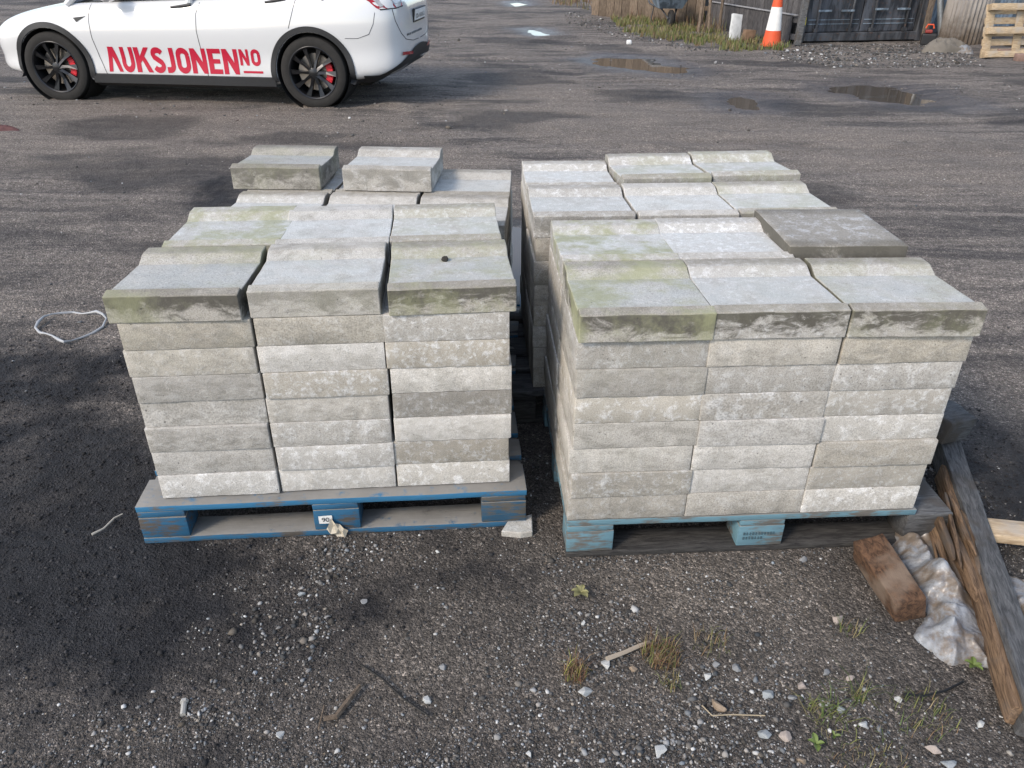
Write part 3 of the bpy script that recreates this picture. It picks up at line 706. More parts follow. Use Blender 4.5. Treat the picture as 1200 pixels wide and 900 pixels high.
# lettering on the doors
A_ = car_px(121, 59.5); B_ = car_px(125, 88.8); C_ = car_px(276, 86)
tx0, tz1, tz0, tx1 = A_[0], car_px(121, 59.5)[1], B_[1], C_[0]
TH = tz1-tz0; XS = (tx0-tx1)/(276-120.5)           # metres per photo pixel along the flank
_b0, _b1 = car_px(124, 88.5)[0], car_px(300, 86)[0]
def BLX(px): return _b0+(_b1-_b0)*(px-124)/(300-124)
def letters(sgn):
    W = .24
    def stripl(pts, w_):
        o_ = []; n = len(pts)
        for i, p in enumerate(pts):
            a = pts[max(i-1, 0)]; b = pts[min(i+1, n-1)]; dx, dy = b[0]-a[0], b[1]-a[1]; L = math.hypot(dx, dy)
            o_.append(((p[0]-dy/L*w_/2, p[1]+dx/L*w_/2), (p[0]+dy/L*w_/2, p[1]-dx/L*w_/2)))
        return [[o_[i][0], o_[i][1], o_[i+1][1], o_[i+1][0]] for i in range(n-1)]
    arc = lambda cx, cy, rx, ry, a0, a1, n=10: [(cx+rx*math.cos(R(a0+(a1-a0)*k/n)), cy+ry*math.sin(R(a0+(a1-a0)*k/n))) for k in range(n+1)]
    w_ = .235; h2 = w_/2
    sh = {
     'A': [[(0,0),(w_,0),(.36,.62),(.20,1)], [(.36,.62),(.64,0),(.86,0),(.52,1)], [(.20,1),(.36,.62),(.36,.62),(.52,1)]],
     'U': stripl([(h2,1),(h2,.5)]+arc(.37,.37,.265,.27,180,360)+[(.635,.5),(.635,1)], w_),
     'K': [[(0,0),(w_,0),(w_,1),(0,1)], [(w_,.36),(w_,.64),(.52,1),(.76,1)], [(.31,.52),(.44,.70),(.80,0),(.56,0)]],
     'S': stripl(arc(.36,.72,.25,.18,20,180)+[(.15,.62),(.55,.40)]+arc(.36,.27,.25,.17,10,-160), w_),
     'J': stripl([(.36,1),(.36,.3)]+arc(.18,.29,.18,.175,0,-90)+[(.02,.115)], w_),
     'O': stripl(arc(.36,.69,.255,.21,0,180)+[(.105,.5)]+arc(.36,.31,.255,.21,180,360)+[(.615,.5),(.615,.69)], w_),
     'N': [[(0,0),(w_,0),(w_,1),(0,1)], [(w_,1),(w_,.55),(.56,0),(.56,.45)], [(.56,0),(.77,0),(.77,1),(.56,1)]],
     'E': [[(0,0),(w_,0),(w_,1),(0,1)], [(w_,0),(.62,0),(.62,.19),(w_,.19)], [(w_,.41),(.55,.41),(.55,.59),(w_,.59)], [(w_,.81),(.62,.81),(.62,1),(w_,1)]]}
    Zp = lambda q: q/5.714+110
    place = [('A',80,176,.86,0,1),('U',180,264,.76,0,1),('K',272,380,.80,0,1),('S',382,466,.72,0,1),('J',474,534,.48,0,1),('O',548,634,.72,0,1),('N',644,746,.77,0,1),('E',758,844,.62,0,1),('N',854,954,.77,0,1),('N',966,1026,.77,.36,.64),('O',1042,1100,.72,.36,.64)]
    items = [(sh[c], Zp(x0), Zp(x1), lw, zb, zs) for c, x0, x1, lw, zb, zs in place] + [([[(0,0),(1,0),(1,1),(0,1)]], Zp(980), Zp(1108), 1, .06, .09)]
    for polys, x0, x1, lw, zb, zs in items:
        mb = MB()
        for pg in polys:
            n = 7
            quad = pg if len(pg) == 4 else pg+[pg[-1]]
            G = []
            for i in range(n):
                row = []
                for j in range(n):
                    a, b = i/(n-1), j/(n-1)
                    qx = (quad[0][0]*(1-b)+quad[1][0]*b)*(1-a)+(quad[3][0]*(1-b)+quad[2][0]*b)*a
                    qy = (quad[0][1]*(1-b)+quad[1][1]*b)*(1-a)+(quad[3][1]*(1-b)+quad[2][1]*b)*a
                    px = x0+(x1-x0)*qx/lw
                    lx = BLX(px)
                    if sgn < 0: lx = 2.87-lx
                    row.append(sp(lx, tz0+TH*(zb+zs*qy), .0025, sgn))
                G.append(row)
            mb.grid(G)
        mb.build('letter', M['red'], car, smooth=True)
letters(1); letters(-1)
# cabin
CBS = [(-.84,.60,1.10,1.13),(-.74,.78,1.11,1.18),(-.45,.84,1.11,1.32),(.1,.86,1.10,1.50),(.7,.865,1.07,1.60),(1.2,.865,1.05,1.61),(1.7,.865,1.03,1.54),(2.15,.86,1.01,1.33),(2.6,.82,.98,1.08),(2.75,.75,.96,.99)]
CSC = [(1.0,0),(.97,.25),(.90,.6),(.80,.88),(.66,.98),(.3,1.03),(0,1.04)]
mb = MB(); rows = []
for x, hw, zb, zt in CBS:
    ring = [(x, hw*a, zb+(zt-zb)*b) for a, b in CSC]; rows.append(ring+[(p[0], -p[1], p[2]) for p in ring[-2::-1]])
mb.grid(rows); cab = mb.build('cabin_glass', M['glass'], car, smooth=True)
for sg in (1, -1):
    for pts in (((2.62,.86,.97),(2.15,.82,1.36),(1.7,.74,1.545),(1.2,.715,1.615),(.7,.71,1.61),(.1,.70,1.52),(-.45,.69,1.33),(-.85,.68,1.12)), ((1.25,.885,1.0),(1.2,.85,1.3),(1.15,.73,1.6)), ((-.15,.885,1.05),(-.35,.84,1.2),(-.5,.74,1.30))):
        MB().tube([(x, sg*y, z) for x, y, z in pts], .035, 8).build('pillar', M['paint'], car, smooth=True)
# wheels
def wheel(x, sg):
    wl = empty('wheel'); wl.parent = car; wl.location = (x, sg*.82, .355); wl.rotation_euler = (0, R(rnd.uniform(0, 36)), 0)
    tp = [(.262,-.115),(.285,-.122),(.325,-.122),(.348,-.108),(.357,-.08),(.3585,-.03),(.3585,.03),(.357,.08),(.348,.108),(.325,.122),(.285,.122),(.262,.115)]
    MB().lathe([(r_, h*sg) for r_, h in tp], 64, 'Y').build('tyre', M['rubber'], wl, smooth=True)
    rm = MB().lathe([(r_, h*sg) for r_, h in ((.263,.118),(.258,.121),(.246,.112),(.238,.06),(.235,-.09),(.26,-.11))], 64, 'Y').build('rim', M['rim'], wl, smooth=True)
    mb = MB()
    for k in range(10):
        a = 2*math.pi*k/10; ca_, sa_ = math.cos(a), math.sin(a); tw_ = .06
        pts = []
        for r_, wv, yo in ((.035,.016,.098),(.13,.012,.085),(.244,.026,.100)):
            a2 = a + tw_*(r_/.24)
            for s2 in (-1, 1):
                pts.append((r_*math.cos(a2)-s2*wv*math.sin(a2), sg*(yo+.006*s2), r_*math.sin(a2)+s2*wv*math.cos(a2)))
        back = [(p[0], p[1]-sg*.04, p[2]) for p in pts]
        mb.add(pts+back, [(0,1,3,2),(2,3,5,4),(0,2,8,6),(2,4,10,8),(1,7,9,3),(3,9,11,5)])
    mb.build('spokes', M['rim'], rm, bevel=0)
    MB().lathe([(0,sg*.108),(.03,sg*.107),(.05,sg*.098),(.052,sg*.05)], 24, 'Y').build('hub_cap', M['rim'], rm, smooth=True)
    dsk = MB().lathe([(.06,sg*.02),(.185,sg*.02),(.185,-sg*.01)], 40, 'Y').build('brake_disc', M['disc'], wl)
    cb = empty('tmp'); bpy.data.objects.remove(cb)
    # caliper stays towards the rear of the wheel
    mb = MB(); a0 = -wl.rotation_euler[1]
    for k in range(6):
        a = math.pi + R(-32)+R(64)*k/5 
        mb.box((.165*math.cos(a), sg*.03, .165*math.sin(a)), (.07, .05, .04), (0, -a, 0))
    co_ = mb.build('brake_caliper', M['caliper'], wl, bevel=.004); co_.rotation_euler = (0, -wl.rotation_euler[1], 0)
for x in (0, 2.89):
    for sg in (1, -1): wheel(x, sg)
MB().box((1.4, 0, .25), (3.6, 1.5, .10)).build('underbody', M['black'], car, bevel=.02)

# ------------------------------------------------------------------ far side of the yard: container, plank walls, stored things
GRP = 'things along the far side of the yard'
def mat_steel(name, c, rust=(.10, .055, .035), amt=.5):
    t = NT(name, .55, .4); v = t.coord()
    mp = t.n('Mapping'); t.put(mp.inputs[0], v); mp.inputs['Scale'].default_value = (3, 3, .6)
    n1 = t.noise(mp.outputs[0], 2.2, 6, .7, .5); n2 = t.noise(v, 18, 5, .7)
    k = t.mix(t.maprange(n1, .42, .62), c, tuple(min(1, x*2.4+.02) for x in c))
    k = t.mix(t.math('MULTIPLY', t.maprange(n2, .55, .68), amt), k, rust)
    t.col(k); t.rough(t.mix(n1, (.4,)*3, (.75,)*3)); t.bump(n2, .3, .01); return t.m
M['navy'] = mat_steel('dark_navy_container_paint', (.020, .023, .029)); M['navy_trim'] = mat_steel('dark_container_steel', (.022, .024, .028), amt=.7)
M['bluegrey'] = mat_steel('blue_grey_container_paint', (.085, .11, .135))
a = at(929, 47); b = at(1074, 42.8); dv = (b-a).normalized(); rz = math.atan2(dv.y, dv.x); cw_ = (b-a).length
ct = empty('shipping_container', (a.x, a.y, 0), rz, 'dark navy shipping container with closed doors and vertical lock rods', 'container', None)
Hc = 2.59
MB().box((cw_/2, 3.06, Hc/2+.05), (cw_-.02, 5.9, Hc-.1)).build('body', M['navy'], ct)
for x in (.06, cw_-.06): MB().box((x, .06, Hc/2), (.14, .15, Hc)).build('corner_post', M['navy_trim'], ct, bevel=.01)
MB().box((cw_/2, .05, .09), (cw_-.26, .14, .14)).build('door_sill', M['navy_trim'], ct, bevel=.01)
MB().box((cw_/2, .05, Hc-.08), (cw_-.26, .14, .16)).build('door_header', M['navy_trim'], ct, bevel=.01)
dwid = (cw_-.28)/2
for k in range(2):
    x0 = .14+k*dwid
    mb = MB(); n = 5
    mb.box((x0+dwid/2, .085, Hc/2), (dwid-.02, .03, Hc-.34))
    dr = mb.build('door', M['navy'], ct, bevel=.005)
    for z in (.30, .37, .95, 1.4, 1.85, 2.3): MB().box((x0+dwid/2, .066, z), (dwid-.10, .012, .012)).build('door_rib', M['bluegrey'], dr)
    for q in (.20, .80):
        xr = x0+dwid*q
        MB().tube([(xr, .03, .12), (xr, .03, Hc-.12)], .021, 8).build('lock_rod', M['navy_trim'], dr, smooth=True)
        MB().box((xr+(.11 if q < .5 else -.11), .015, .52+.02*k), (.26, .02, .035)).build('lock_handle', M['bluegrey'], dr, bevel=.004)
        for z in (.2, .75, 1.3, 1.9, 2.4): MB().box((xr, .035, z), (.09, .05, .06)).build('rod_bracket', M['navy_trim'], dr)
MB().box((.085, -.018, .36), (.045, .006, .13)).build('yellow_tag', simple('yellow_tag', (.65, .60, .03), .5), ct)
MB().box((cw_/2, 3.0, Hc+.03), (cw_, 6.05, .05)).build('roof', M['navy_trim'], ct)

c2 = empty('shipping_container', (8.05, 17.3, 0), R(2), 'blue grey container wall behind the leaning pallet', 'container')
mb = MB(); prof = []
for i in range(29):
    x = i*.28
    prof += [(x, 0), (x+.07, 0), (x+.14, .05), (x+.21, .05)]
mb.grid([[(x, y, .12) for x, y in prof], [(x, y, 2.5) for x, y in prof]]).build('corrugated_wall', M['bluegrey'], c2)
MB().box((4, 1.3, 1.3), (8, 2.35, 2.56)).build('body', M['navy'], c2)
MB().box((4, .02, .06), (8.1, .14, .12)).build('bottom_rail', M['navy_trim'], c2); MB().box((4, .02, 2.55), (8.1, .14, .12)).build('top_rail', M['navy_trim'], c2)

# shed wall: lower skirt of planks and a higher plank wall behind it
def plank_mesh(w_, h, n=3): return [rough_box((w_, .022, h), (1, 1, 6), .004, 200+int(h*10)+i, .003) for i in range(n)]
def plank_wall(name, label, p0, p1, w_, h, mat, z0=0, cat='fence', back=True, gap=.008):
    p0 = Vector((*p0, 0)); p1 = Vector((*p1, 0)); d = (p1-p0); L = d.length; rz = math.atan2(d.y, d.x)
    e = empty(name, p0, rz, label, cat)
    ms_ = plank_mesh(w_-gap, h)
    for m in ms_: m.materials.append(mat)
    for i in range(int(L/w_)):
        o = link('plank', rnd.choice(ms_), None, e); o.location = ((i+.5)*w_, rnd.uniform(-.006, .006), z0+h/2+rnd.uniform(-.02, .0))
        o.rotation_euler = (0, R(rnd.uniform(-.5, .5)), math.pi*rnd.randint(0, 1))
    if back: MB().box((L/2, .03*1, z0+h*.85), (L, .03, .09)).build('rail', mat, e); MB().box((L/2, .03, z0+h*.25), (L, .03, .09)).build('rail', mat, e)
    return e
P0, P1 = (5.02, 15.12), (4.20, 18.6)
sk = plank_wall('plank_fence', 'low dark grey plank skirting running back behind the traffic cone', P1, P0, .20, .46, M['fence'])
MB().box((1.8, -.02, .475), (3.5, .05, .018)).build('pale_batten', simple('pale_batten', (.28, .28, .29), .7), sk)
plank_wall('plank_wall', 'taller dark plank wall above the low skirting beside the container', (4.30, 18.75), (5.14, 15.2), .17, 2.5, M['fence'])
plank_wall('plank_fence', 'brown upright plank fence behind the wheelbarrow', (1.9, 21.0), (4.25, 18.9), .22, 1.22, M['brown_plank'])
MB().box((0, 0, .9), (.11, .11, 1.8), (0, R(1.5), 0)).build('fence_post', M['grey_wood'], None, bevel=.01)
o = bpy.data.objects['fence_post']; o.location = (5.06, 15.0, 0); tag(o, 'weathered grey post between the traffic cone and the dark container', 'post')

# traffic cone
q = at(899.5, 50.5)
cn = empty('traffic_cone', (q.x, q.y, 0), 0, 'orange and white striped traffic cone', 'traffic cone')
M['orange'] = simple('cone_orange', (.62, .085, .025), .55, 0, .1, 14); M['cone_white'] = simple('cone_white', (.72, .71, .68), .5, 0, .1, 14)
def cr(z): return .165 - .175*z*.80 if z < .25 else .1300-.108*(z-.25)
for z0, z1, m, nm in ((0, .25, 'orange', 'lower_band'), (.25, .62, 'cone_white', 'white_band'), (.62, .98, 'orange', 'top_band')):
    pr = [(cr(z0), z0), (cr((z0+z1)/2), (z0+z1)/2), (cr(z1), z1)]
    if z0 == 0: pr = [(.18, 0.0), (.18, .02)]+[(cr(.03), .03)]+pr[1:]
    if z1 > .9: pr += [(.02, .985)]
    MB().lathe(pr, 28).build(nm, M[m], cn, smooth=True)

# white leaning slab, brown stone
q = at(854, 45.5); mb = rough_box((.20, .07, .46), (2, 1, 4), .006, 5, .006); mb.materials.append(simple('white_slab', (.55, .56, .55), .8, 0, .25, 12))
o = link('stone_slab', mb); o.location = (q.x+.05, q.y+.09, .215); o.rotation_euler = (R(-14), R(8), R(14)); tag(o, 'whitish slab leaning against the planks left of the traffic cone', 'slab')
q = at(874, 47.5); mb = rough_box((.20, .14, .22), (2, 2, 2), .012, 6, .01); mb.materials.append(simple('brown_stone', (.19, .12, .075), .9, 0, .3, 14))
o = link('brown_block', mb); o.location = (q.x, q.y+.1, .10); o.rotation_euler = (0, R(3), R(10)); tag(o, 'small brown block between the white slab and the traffic cone', 'block')
q = at(733, 50); mb = rough_box((.09, .09, .07), (2, 2, 2), .012, 9, .02); mb.materials.append(simple('white_stone', (.68, .68, .66), .8))
o = link('stone', mb); o.location = (q.x, q.y, gz(q.x, q.y)+.03); tag(o, 'lone white stone far off on the yard below the wheelbarrow', 'stone')
# stakes
for i, (u, v, tx, ty, h, lb) in enumerate(((814, 37, .12, .2, 1.3, 'thin brown stake leaning right of the wheelbarrow, leftmost of four'), (822, 36, .16, .1, 1.6, 'brown stake leaning by the planks, second from left of four'), (826, 37, -.05, .2, 1.4, 'dark stake leaning by the planks, third from left of four'), (838, 36, .05, .15, 1.7, 'grey stake by the low skirting, rightmost of four'))):
    q = at(u, v); mb = MB().tube([(0, 0, -.02), (tx*.4, ty*.5, h*.5), (tx, ty, h)], [.032, .028, .022], 7)
    o = mb.build('wooden_stake', M['brown_plank'], None, smooth=True); o.location = (q.x, q.y, 0); tag(o, lb, 'stake', 'stakes by the plank wall')
# wheelbarrow, seen head-on
q = at(779.5, 30)
wb = empty('wheelbarrow', (q.x, q.y, 0), R(4), 'grey wheelbarrow facing the yard with a black wheel', 'wheelbarrow')
bot = [(-.24, -.05, .36), (.24, -.05, .36), (.22, .5, .36), (-.22, .5, .36)]; top = [(-.36, -.28, .68), (.36, -.28, .68), (.34, .78, .66), (-.34, .78, .66)]
tr = MB().add(bot+top, [(0,3,2,1),(0,1,5,4),(1,2,6,5),(2,3,7,6),(3,0,4,7)])
to = tr.build('tray', M['bluegrey'], wb); so = to.modifiers.new('solid', 'SOLIDIFY'); so.thickness = .008
MB().tube([top[0], top[1], top[2], top[3]], .014, 6, True).build('tray_rim', simple('pale_rim', (.5, .52, .54), .5), wb)
wq = empty('wheel'); wq.parent = wb; wq.location = (0, -.1, .17); wq.rotation_euler = (0, 0, R(90))
MB().lathe([(.10, -.035), (.15, -.042), (.172, -.02), (.172, .02), (.15, .042), (.10, .035)], 28, 'Y').build('tyre', M['rubber'], wq, smooth=True)
MB().lathe([(.01, -.03), (.10, -.035), (.10, .035), (.01, .03)], 20, 'Y').build('rim', M['navy_trim'], wq)
for s_ in (-1, 1):
    MB().tube([(s_*.06, -.12, .17), (s_*.16, .1, .34), (s_*.27, .75, .40), (s_*.29, 1.35, .62)], .017, 7).build('handle', M['navy_trim'], wb, smooth=True)
    MB().tube([(s_*.24, .5, .37), (s_*.27, .6, .0)], .014, 6).build('leg', M['navy_trim'], wb)
# white chair and plank on the ground
q = at(714, 9.5)
ch = empty('garden_chair', (q.x, q.y, 0), R(12), 'white plastic chair standing left of the wheelbarrow', 'chair')
wp = simple('white_plastic', (.70, .70, .68), .5)
for x in (-.21, .21):
    for y in (-.2, .2): MB().tube([(x*1.12, y*1.1, 0), (x, y, .43)], .022, 6).build('leg', wp, ch)
MB().box((0, 0, .44), (.46, .44, .03)).build('seat', wp, ch, bevel=.01)
MB().box((0, .22, .68), (.44, .03, .42), (R(-10), 0, 0)).build('backrest', wp, ch, bevel=.01)
a = at(709, 15.5); b = at(763, 15.0); c = (a+b)/2
mb = rough_box(((b-a).length, .14, .045), (8, 1, 1), .004, 14, .004); mb.materials.append(simple('pale_old_wood', (.25, .23, .20), .85))
o = link('loose_plank', mb); o.location = (c.x, c.y, .10); o.rotation_euler = (0, 0, math.atan2((b-a).y, (b-a).x)); tag(o, 'pale plank lying raised in the weeds below the white chair', 'plank')
for i, (u, lb) in enumerate(((714, 'left'), (757, 'right'))):
    q = at(u, 17.5); mb = rough_box((.16, .16, .085), (2, 2, 1), .006, 40+i, .01); mb.materials.append(M['navy_trim'])
    o = link('support_block', mb); o.location = (q.x, c.y, .037); tag(o, f'dark block under the {lb} end of the plank in the weeds', 'block')
# pole, board, can, sack, pipe, leaning pallet on the right
q = at(1099, 44)
o = MB().tube([(0, 0, -.01), (-.14, .12, .65), (-.40, .38, 2.1)], [.055, .055, .052], 10).build('metal_pole', simple('galvanised', (.30, .31, .31), .5, .5), None, smooth=True)
o.location = q; tag(o, 'grey round pole leaning beside the container corner', 'pole')
q = at(1074, 47.5); mb = rough_box((.11, .03, 2.3), (1, 1, 8), .005, 51, .004); mb.materials.append(M['brown_plank'])
o = link('leaning_board', mb); o.location = (q.x+.10, q.y+.16, 1.12); o.rotation_euler = (R(-7), R(4), R(10)); tag(o, 'dark brown board leaning on the right corner of the container', 'board')
q = at(1082, 48.5); cnn = empty('fuel_can', (q.x, q.y, 0), R(-20), 'red and black fuel can beside the container corner', 'can')
MB().box((0, 0, .10), (.24, .14, .19)).build('base', M['black'], cnn, bevel=.02, seg=2); MB().box((-.02, 0, .23), (.12, .10, .06)).build('red_top', simple('dull_red', (.22, .03, .025), .6), cnn, bevel=.02, seg=2)
MB().tube([(-.08, 0, .28), (-.06, 0, .34), (.03, 0, .34), (.05, 0, .28)], .014, 6).build('handle', M['orange'], cnn)
def lump(name, c, rx, ry, h, mat, label, cat, seed=0, rz=0, amp=.25, n=40):
    mb = MB(); g = []
    for i in range(n+1):
        row = []
        for j in range(n+1):
            u, v = i/n*2-1, j/n*2-1; r_ = math.hypot(u, v) if False else (abs(u)**2.6+abs(v)**2.6)**(1/2.6)
            e = max(0, 1-r_**2.2)**.6
            ridge = 1-abs(2*float(fbm(np.array(u*1.7+seed), np.array(v*1.7+seed*2), 4))-1)
            z = h*e*(1-amp+amp*2*(ridge-.5)*1.6) - .01
            row.append((u*rx*(1+.15*math.sin(3*v+seed)), v*ry*(1+.12*math.sin(4*u+seed)), z))
        g.append(row)
    o = mb.grid(g).build(name, mat, None, smooth=True); o.location = c; o.rotation_euler = (0, 0, rz); return tag(o, label, cat)
q = at(1106, 56.5); lump('cement_sack', (q.x, q.y+.12, 0), .34, .24, .21, simple('dusty_paper_sack', (.15, .135, .115), .9, 0, .2, 12), 'slumped dusty sack lying at the foot of the grey pole', 'sack', 3, R(-8))
q = at(1126, 57); lump('plastic_bag', (q.x, q.y+.1, 0), .20, .17, .12, M['plastic'], 'small grey plastic bag beside the dusty sack', 'bag', 6)
q = at(1132, 47.5); mb = MB(); G = []
for k in range(14):
    z = k*.17; G.append([((.37+.014*(-1)**i_+.006*math.sin(k*2.1+i_))*math.cos(2*math.pi*i_/64), (.37+.014*(-1)**i_+.006*math.sin(k*2.1+i_))*math.sin(2*math.pi*i_/64), z) for i_ in range(65)])
t = NT('weathered_slatted_roll', .8, .3); v = t.coord(); nn = t.noise(v, 5, 6, .75); zc = t.n('SeparateXYZ', i0=v).outputs[2]
t.col(t.mix(t.maprange(t.math('ADD', zc, t.math('MULTIPLY', nn, .9)), .45, 1.15), (.085, .066, .05), (.27, .25, .23)))
o = mb.grid(G).build('slatted_roll', t.m, None, smooth=False); o.location = (q.x, q.y+.36, 0); tag(o, 'standing weathered grey brown slatted roll behind the leaning pallet', 'roll')
PN = M['pine']
q = at(1151, 61.5)
lp = pallet((0, 0), 0, 'fresh pale pine pallet standing on its long edge', {'bottom': PN, 'block': PN, 'deck': PN}, None)
if 'group' in lp: del lp['group']
lp.matrix_world = Matrix.Translation((q.x, q.y, -.005)) @ Matrix.Rotation(R(8), 4, 'Z') @ Matrix.Rotation(R(-13), 4, 'X') @ Matrix.Translation((1.2, 0, 0)) @ Matrix.Rotation(R(180), 4, 'Z') @ Matrix.Rotation(R(90), 4, 'X')
for i, (u, v, sx, lb) in enumerate(((1196, 66, .3, 'reddish brick under the dark board at the right edge'), (1172, 60, .2, 'grey brick under the left end of the dark board'))):
    q = at(u, v); mb = rough_box((.22, .12, .11), (2, 1, 1), .004, 61+i, .006); mb.materials.append(simple('old_brick', (.24, .16, .13), .9, 0, .25, 20))
    o = link('brick', mb); o.location = (q.x, q.y+.06, .048); o.rotation_euler = (0, 0, R(12*i)); tag(o, lb, 'brick')
a = at(1168, 56); mb = rough_box((.85, .26, .045), (6, 2, 1), .004, 66, .005); mb.materials.append(M['brown_plank'])
o = link('dark_board', mb); o.location = (a.x+.40, a.y+.02, .128); o.rotation_euler = (0, R(1), R(3)); tag(o, 'dark board resting on bricks in front of the pine pallet', 'board')
yr = empty('rope_coil', (a.x+.48, a.y+.02, .155), 0, 'coil of yellow rope on the dark board', 'rope')
for k in range(4): MB().tube([(.11*math.cos(t_*.5+k), .10*math.sin(t_*.5+k), .012+.018*k+.012*math.sin(t_*1.3+k)) for t_ in range(13)], .010, 6).build('loop', simple('yellow_rope', (.45, .28, .05), .8), yr)

# verge weeds
def blades(name, n, sampler, hgt, wid, cols, label, cat=None, kind='stuff', spread=.35, parent=None, loc=None):
    Vv = []; F = []; C = []
    for i in range(n):
        x, y, zb = sampler(); h = rnd.uniform(*hgt); a = rnd.uniform(0, 2*math.pi); ln = rnd.uniform(0, spread)*h*2; wv = rnd.uniform(*wid)/2
        dx, dy = math.cos(a), math.sin(a); px, py = -dy*wv, dx*wv; k = len(Vv)
        Vv += [(x-px, y-py, zb), (x+px, y+py, zb), (x+dx*ln*.4+px*.7, y+dy*ln*.4+py*.7, zb+h*.6), (x+dx*ln*.4-px*.7, y+dy*ln*.4-py*.7, zb+h*.6), (x+dx*ln, y+dy*ln, zb+h*(1-.3*ln/h if h else 1))]
        F += [(k, k+1, k+2, k+3), (k+3, k+2, k+4)]; c = rnd.choice(cols); f = rnd.uniform(.7, 1.3); C += [(c[0]*f, c[1]*f, c[2]*f, 1)]*5
    me_ = bpy.data.meshes.new(name); me_.from_pydata(Vv, [], F); ca = me_.color_attributes.new('tint', 'FLOAT_COLOR', 'POINT'); ca.data.foreach_set('color', np.array(C, dtype=np.float32).ravel())
    o = link(name, me_, M['blade'], parent)
    return tag(o, label, cat, None, kind)
t = NT('grass_blades', .7, .3); t.col(t.n('Attribute', _attribute_name='tint').outputs['Color']); M['blade'] = t.m
GREEN = [(.10,.13,.035),(.075,.11,.03),(.15,.16,.05),(.20,.17,.08)]; STRAW = [(.24,.19,.11),(.17,.11,.06),(.13,.14,.05)]; BROWN = [(.16,.085,.05),(.11,.065,.04),(.22,.15,.09)]
def px_sampler(poly, z=True):
    W_ = [at(*p) for p in poly]; xs = [p.x for p in W_]; ys = [p.y for p in W_]
    N = 4000; X_ = rng.uniform(min(xs), max(xs), N); Y_ = rng.uniform(min(ys), max(ys), N)
    ok = (poly_sd(X_, Y_, W_)+(fbm(X_*2, Y_*2)-.5)*.6 > 0) & (fbm(X_*2.5+9, Y_*2.5) > .42); X_ = X_[ok]; Y_ = Y_[ok]; Z_ = ground_z(X_, Y_)
    def f():
        i = rnd.randrange(len(X_)); return X_[i]+rnd.uniform(-.03, .03), Y_[i]+rnd.uniform(-.03, .03), Z_[i]-.005
    return f
blades('grass', 5200, px_sampler([(700,16),(735,38),(800,50),(850,56),(905,57),(930,53),(900,47),(850,38),(800,28),(760,20),(735,12)]), (.04, .17), (.008, .016), GREEN+STRAW, 'low green and straw coloured weeds along the far planks')
blades('dry_weeds', 2600, px_sampler([(640,2),(700,16),(770,26),(850,42),(850,34),(800,14),(790,2),(700,-6)]), (.08, .36), (.008, .018), BROWN+STRAW, 'dead brown weeds behind the green verge')

# ------------------------------------------------------------------ gravel and soil crumbs (real stones, uncounted)
PHI = (1+5**.5)/2
ICO = np.array([(-1,PHI,0),(1,PHI,0),(-1,-PHI,0),(1,-PHI,0),(0,-1,PHI),(0,1,PHI),(0,-1,-PHI),(0,1,-PHI),(PHI,0,-1),(PHI,0,1),(-PHI,0,-1),(-PHI,0,1)])/math.sqrt(1+PHI*PHI)
ICF = np.array([(0,11,5),(0,5,1),(0,1,7),(0,7,10),(0,10,11),(1,5,9),(5,11,4),(11,10,2),(10,7,6),(7,1,8),(3,9,4),(3,4,2),(3,2,6),(3,6,8),(3,8,9),(4,9,5),(2,4,11),(6,2,10),(8,6,7),(9,8,1)])
def stones(name, x, y, r, colr, mat, label, sink=.35):
    n = len(x); z = ground_z(x, y)
    jit = rng.normal(1, .22, (n, 12, 1)).clip(.55, 1.5)
    sc = rng.uniform(.65, 1.3, (n, 1, 3)); sc[:, :, 2] *= .75
    P = ICO[None]*jit*sc*r[:, None, None]
    a = rng.uniform(0, 2*math.pi, n); c, s_ = np.cos(a)[:, None], np.sin(a)[:, None]
    Q = np.stack([P[:,:,0]*c-P[:,:,1]*s_+x[:, None], P[:,:,0]*s_+P[:,:,1]*c+y[:, None], P[:,:,2]+(z+r*(.6-sink))[:, None]], -1)
    F = (ICF[None]+(np.arange(n)*12)[:, None, None]).reshape(-1, 3)
    me_ = bpy.data.meshes.new(name); me_.vertices.add(n*12); me_.vertices.foreach_set('co', Q.ravel())
    me_.loops.add(F.size); me_.loops.foreach_set('vertex_index', F.ravel()); me_.polygons.add(len(F)); me_.polygons.foreach_set('loop_start', np.arange(0, F.size, 3))
    me_.update(calc_edges=True)
    ca = me_.color_attributes.new('tint', 'FLOAT_COLOR', 'POINT'); ca.data.foreach_set('color', np.repeat(np.concatenate([colr, np.ones((n, 1))], 1), 12, 0).ravel())
    return tag(link(name, me_, mat), label, None, None, 'stuff')
t = NT('gravel_stone', .85, .3); ac = t.n('Attribute', _attribute_name='tint').outputs['Color']; t.col(t.mix(t.noise(t.coord(), 400, 3), t.mix(1.0, ac, (.7,)*3, 'MULTIPLY'), ac)); M['gravel'] = t.m
def outside_pallets(x, y, m=.0):
    ok = np.ones(len(x), bool)
    for (ox, oy), r_ in ((LFO, LR_), (RFO, RR_), (loc_(LBO, LBR, -.06, -.03), LBR), (loc_(RBO, RBR, -.13, -.03), RBR)):
        dx, dy = x-ox, y-oy; u = dx*math.cos(r_)+dy*math.sin(r_); v = -dx*math.sin(r_)+dy*math.cos(r_)
        ok &= ~((u > m) & (u < 1.2-m) & (v > m) & (v < .8-m))
    return ok
def greys(n, lo=.05, hi=.34):
    g = lo+(hi-lo)*rng.random(n)**2.6; wc = rng.normal(0, .06, (n, 1)); c = g[:, None]*np.array([[1, .97, .93]])*(1+wc*np.array([[1, 0, -1.2]]))
    w = rng.random(n) < .06; c[w] = rng.uniform(.38, .58, (w.sum(), 1))*np.array([[1, 1, .98]]); return c.clip(.02, .7)
N = 120000
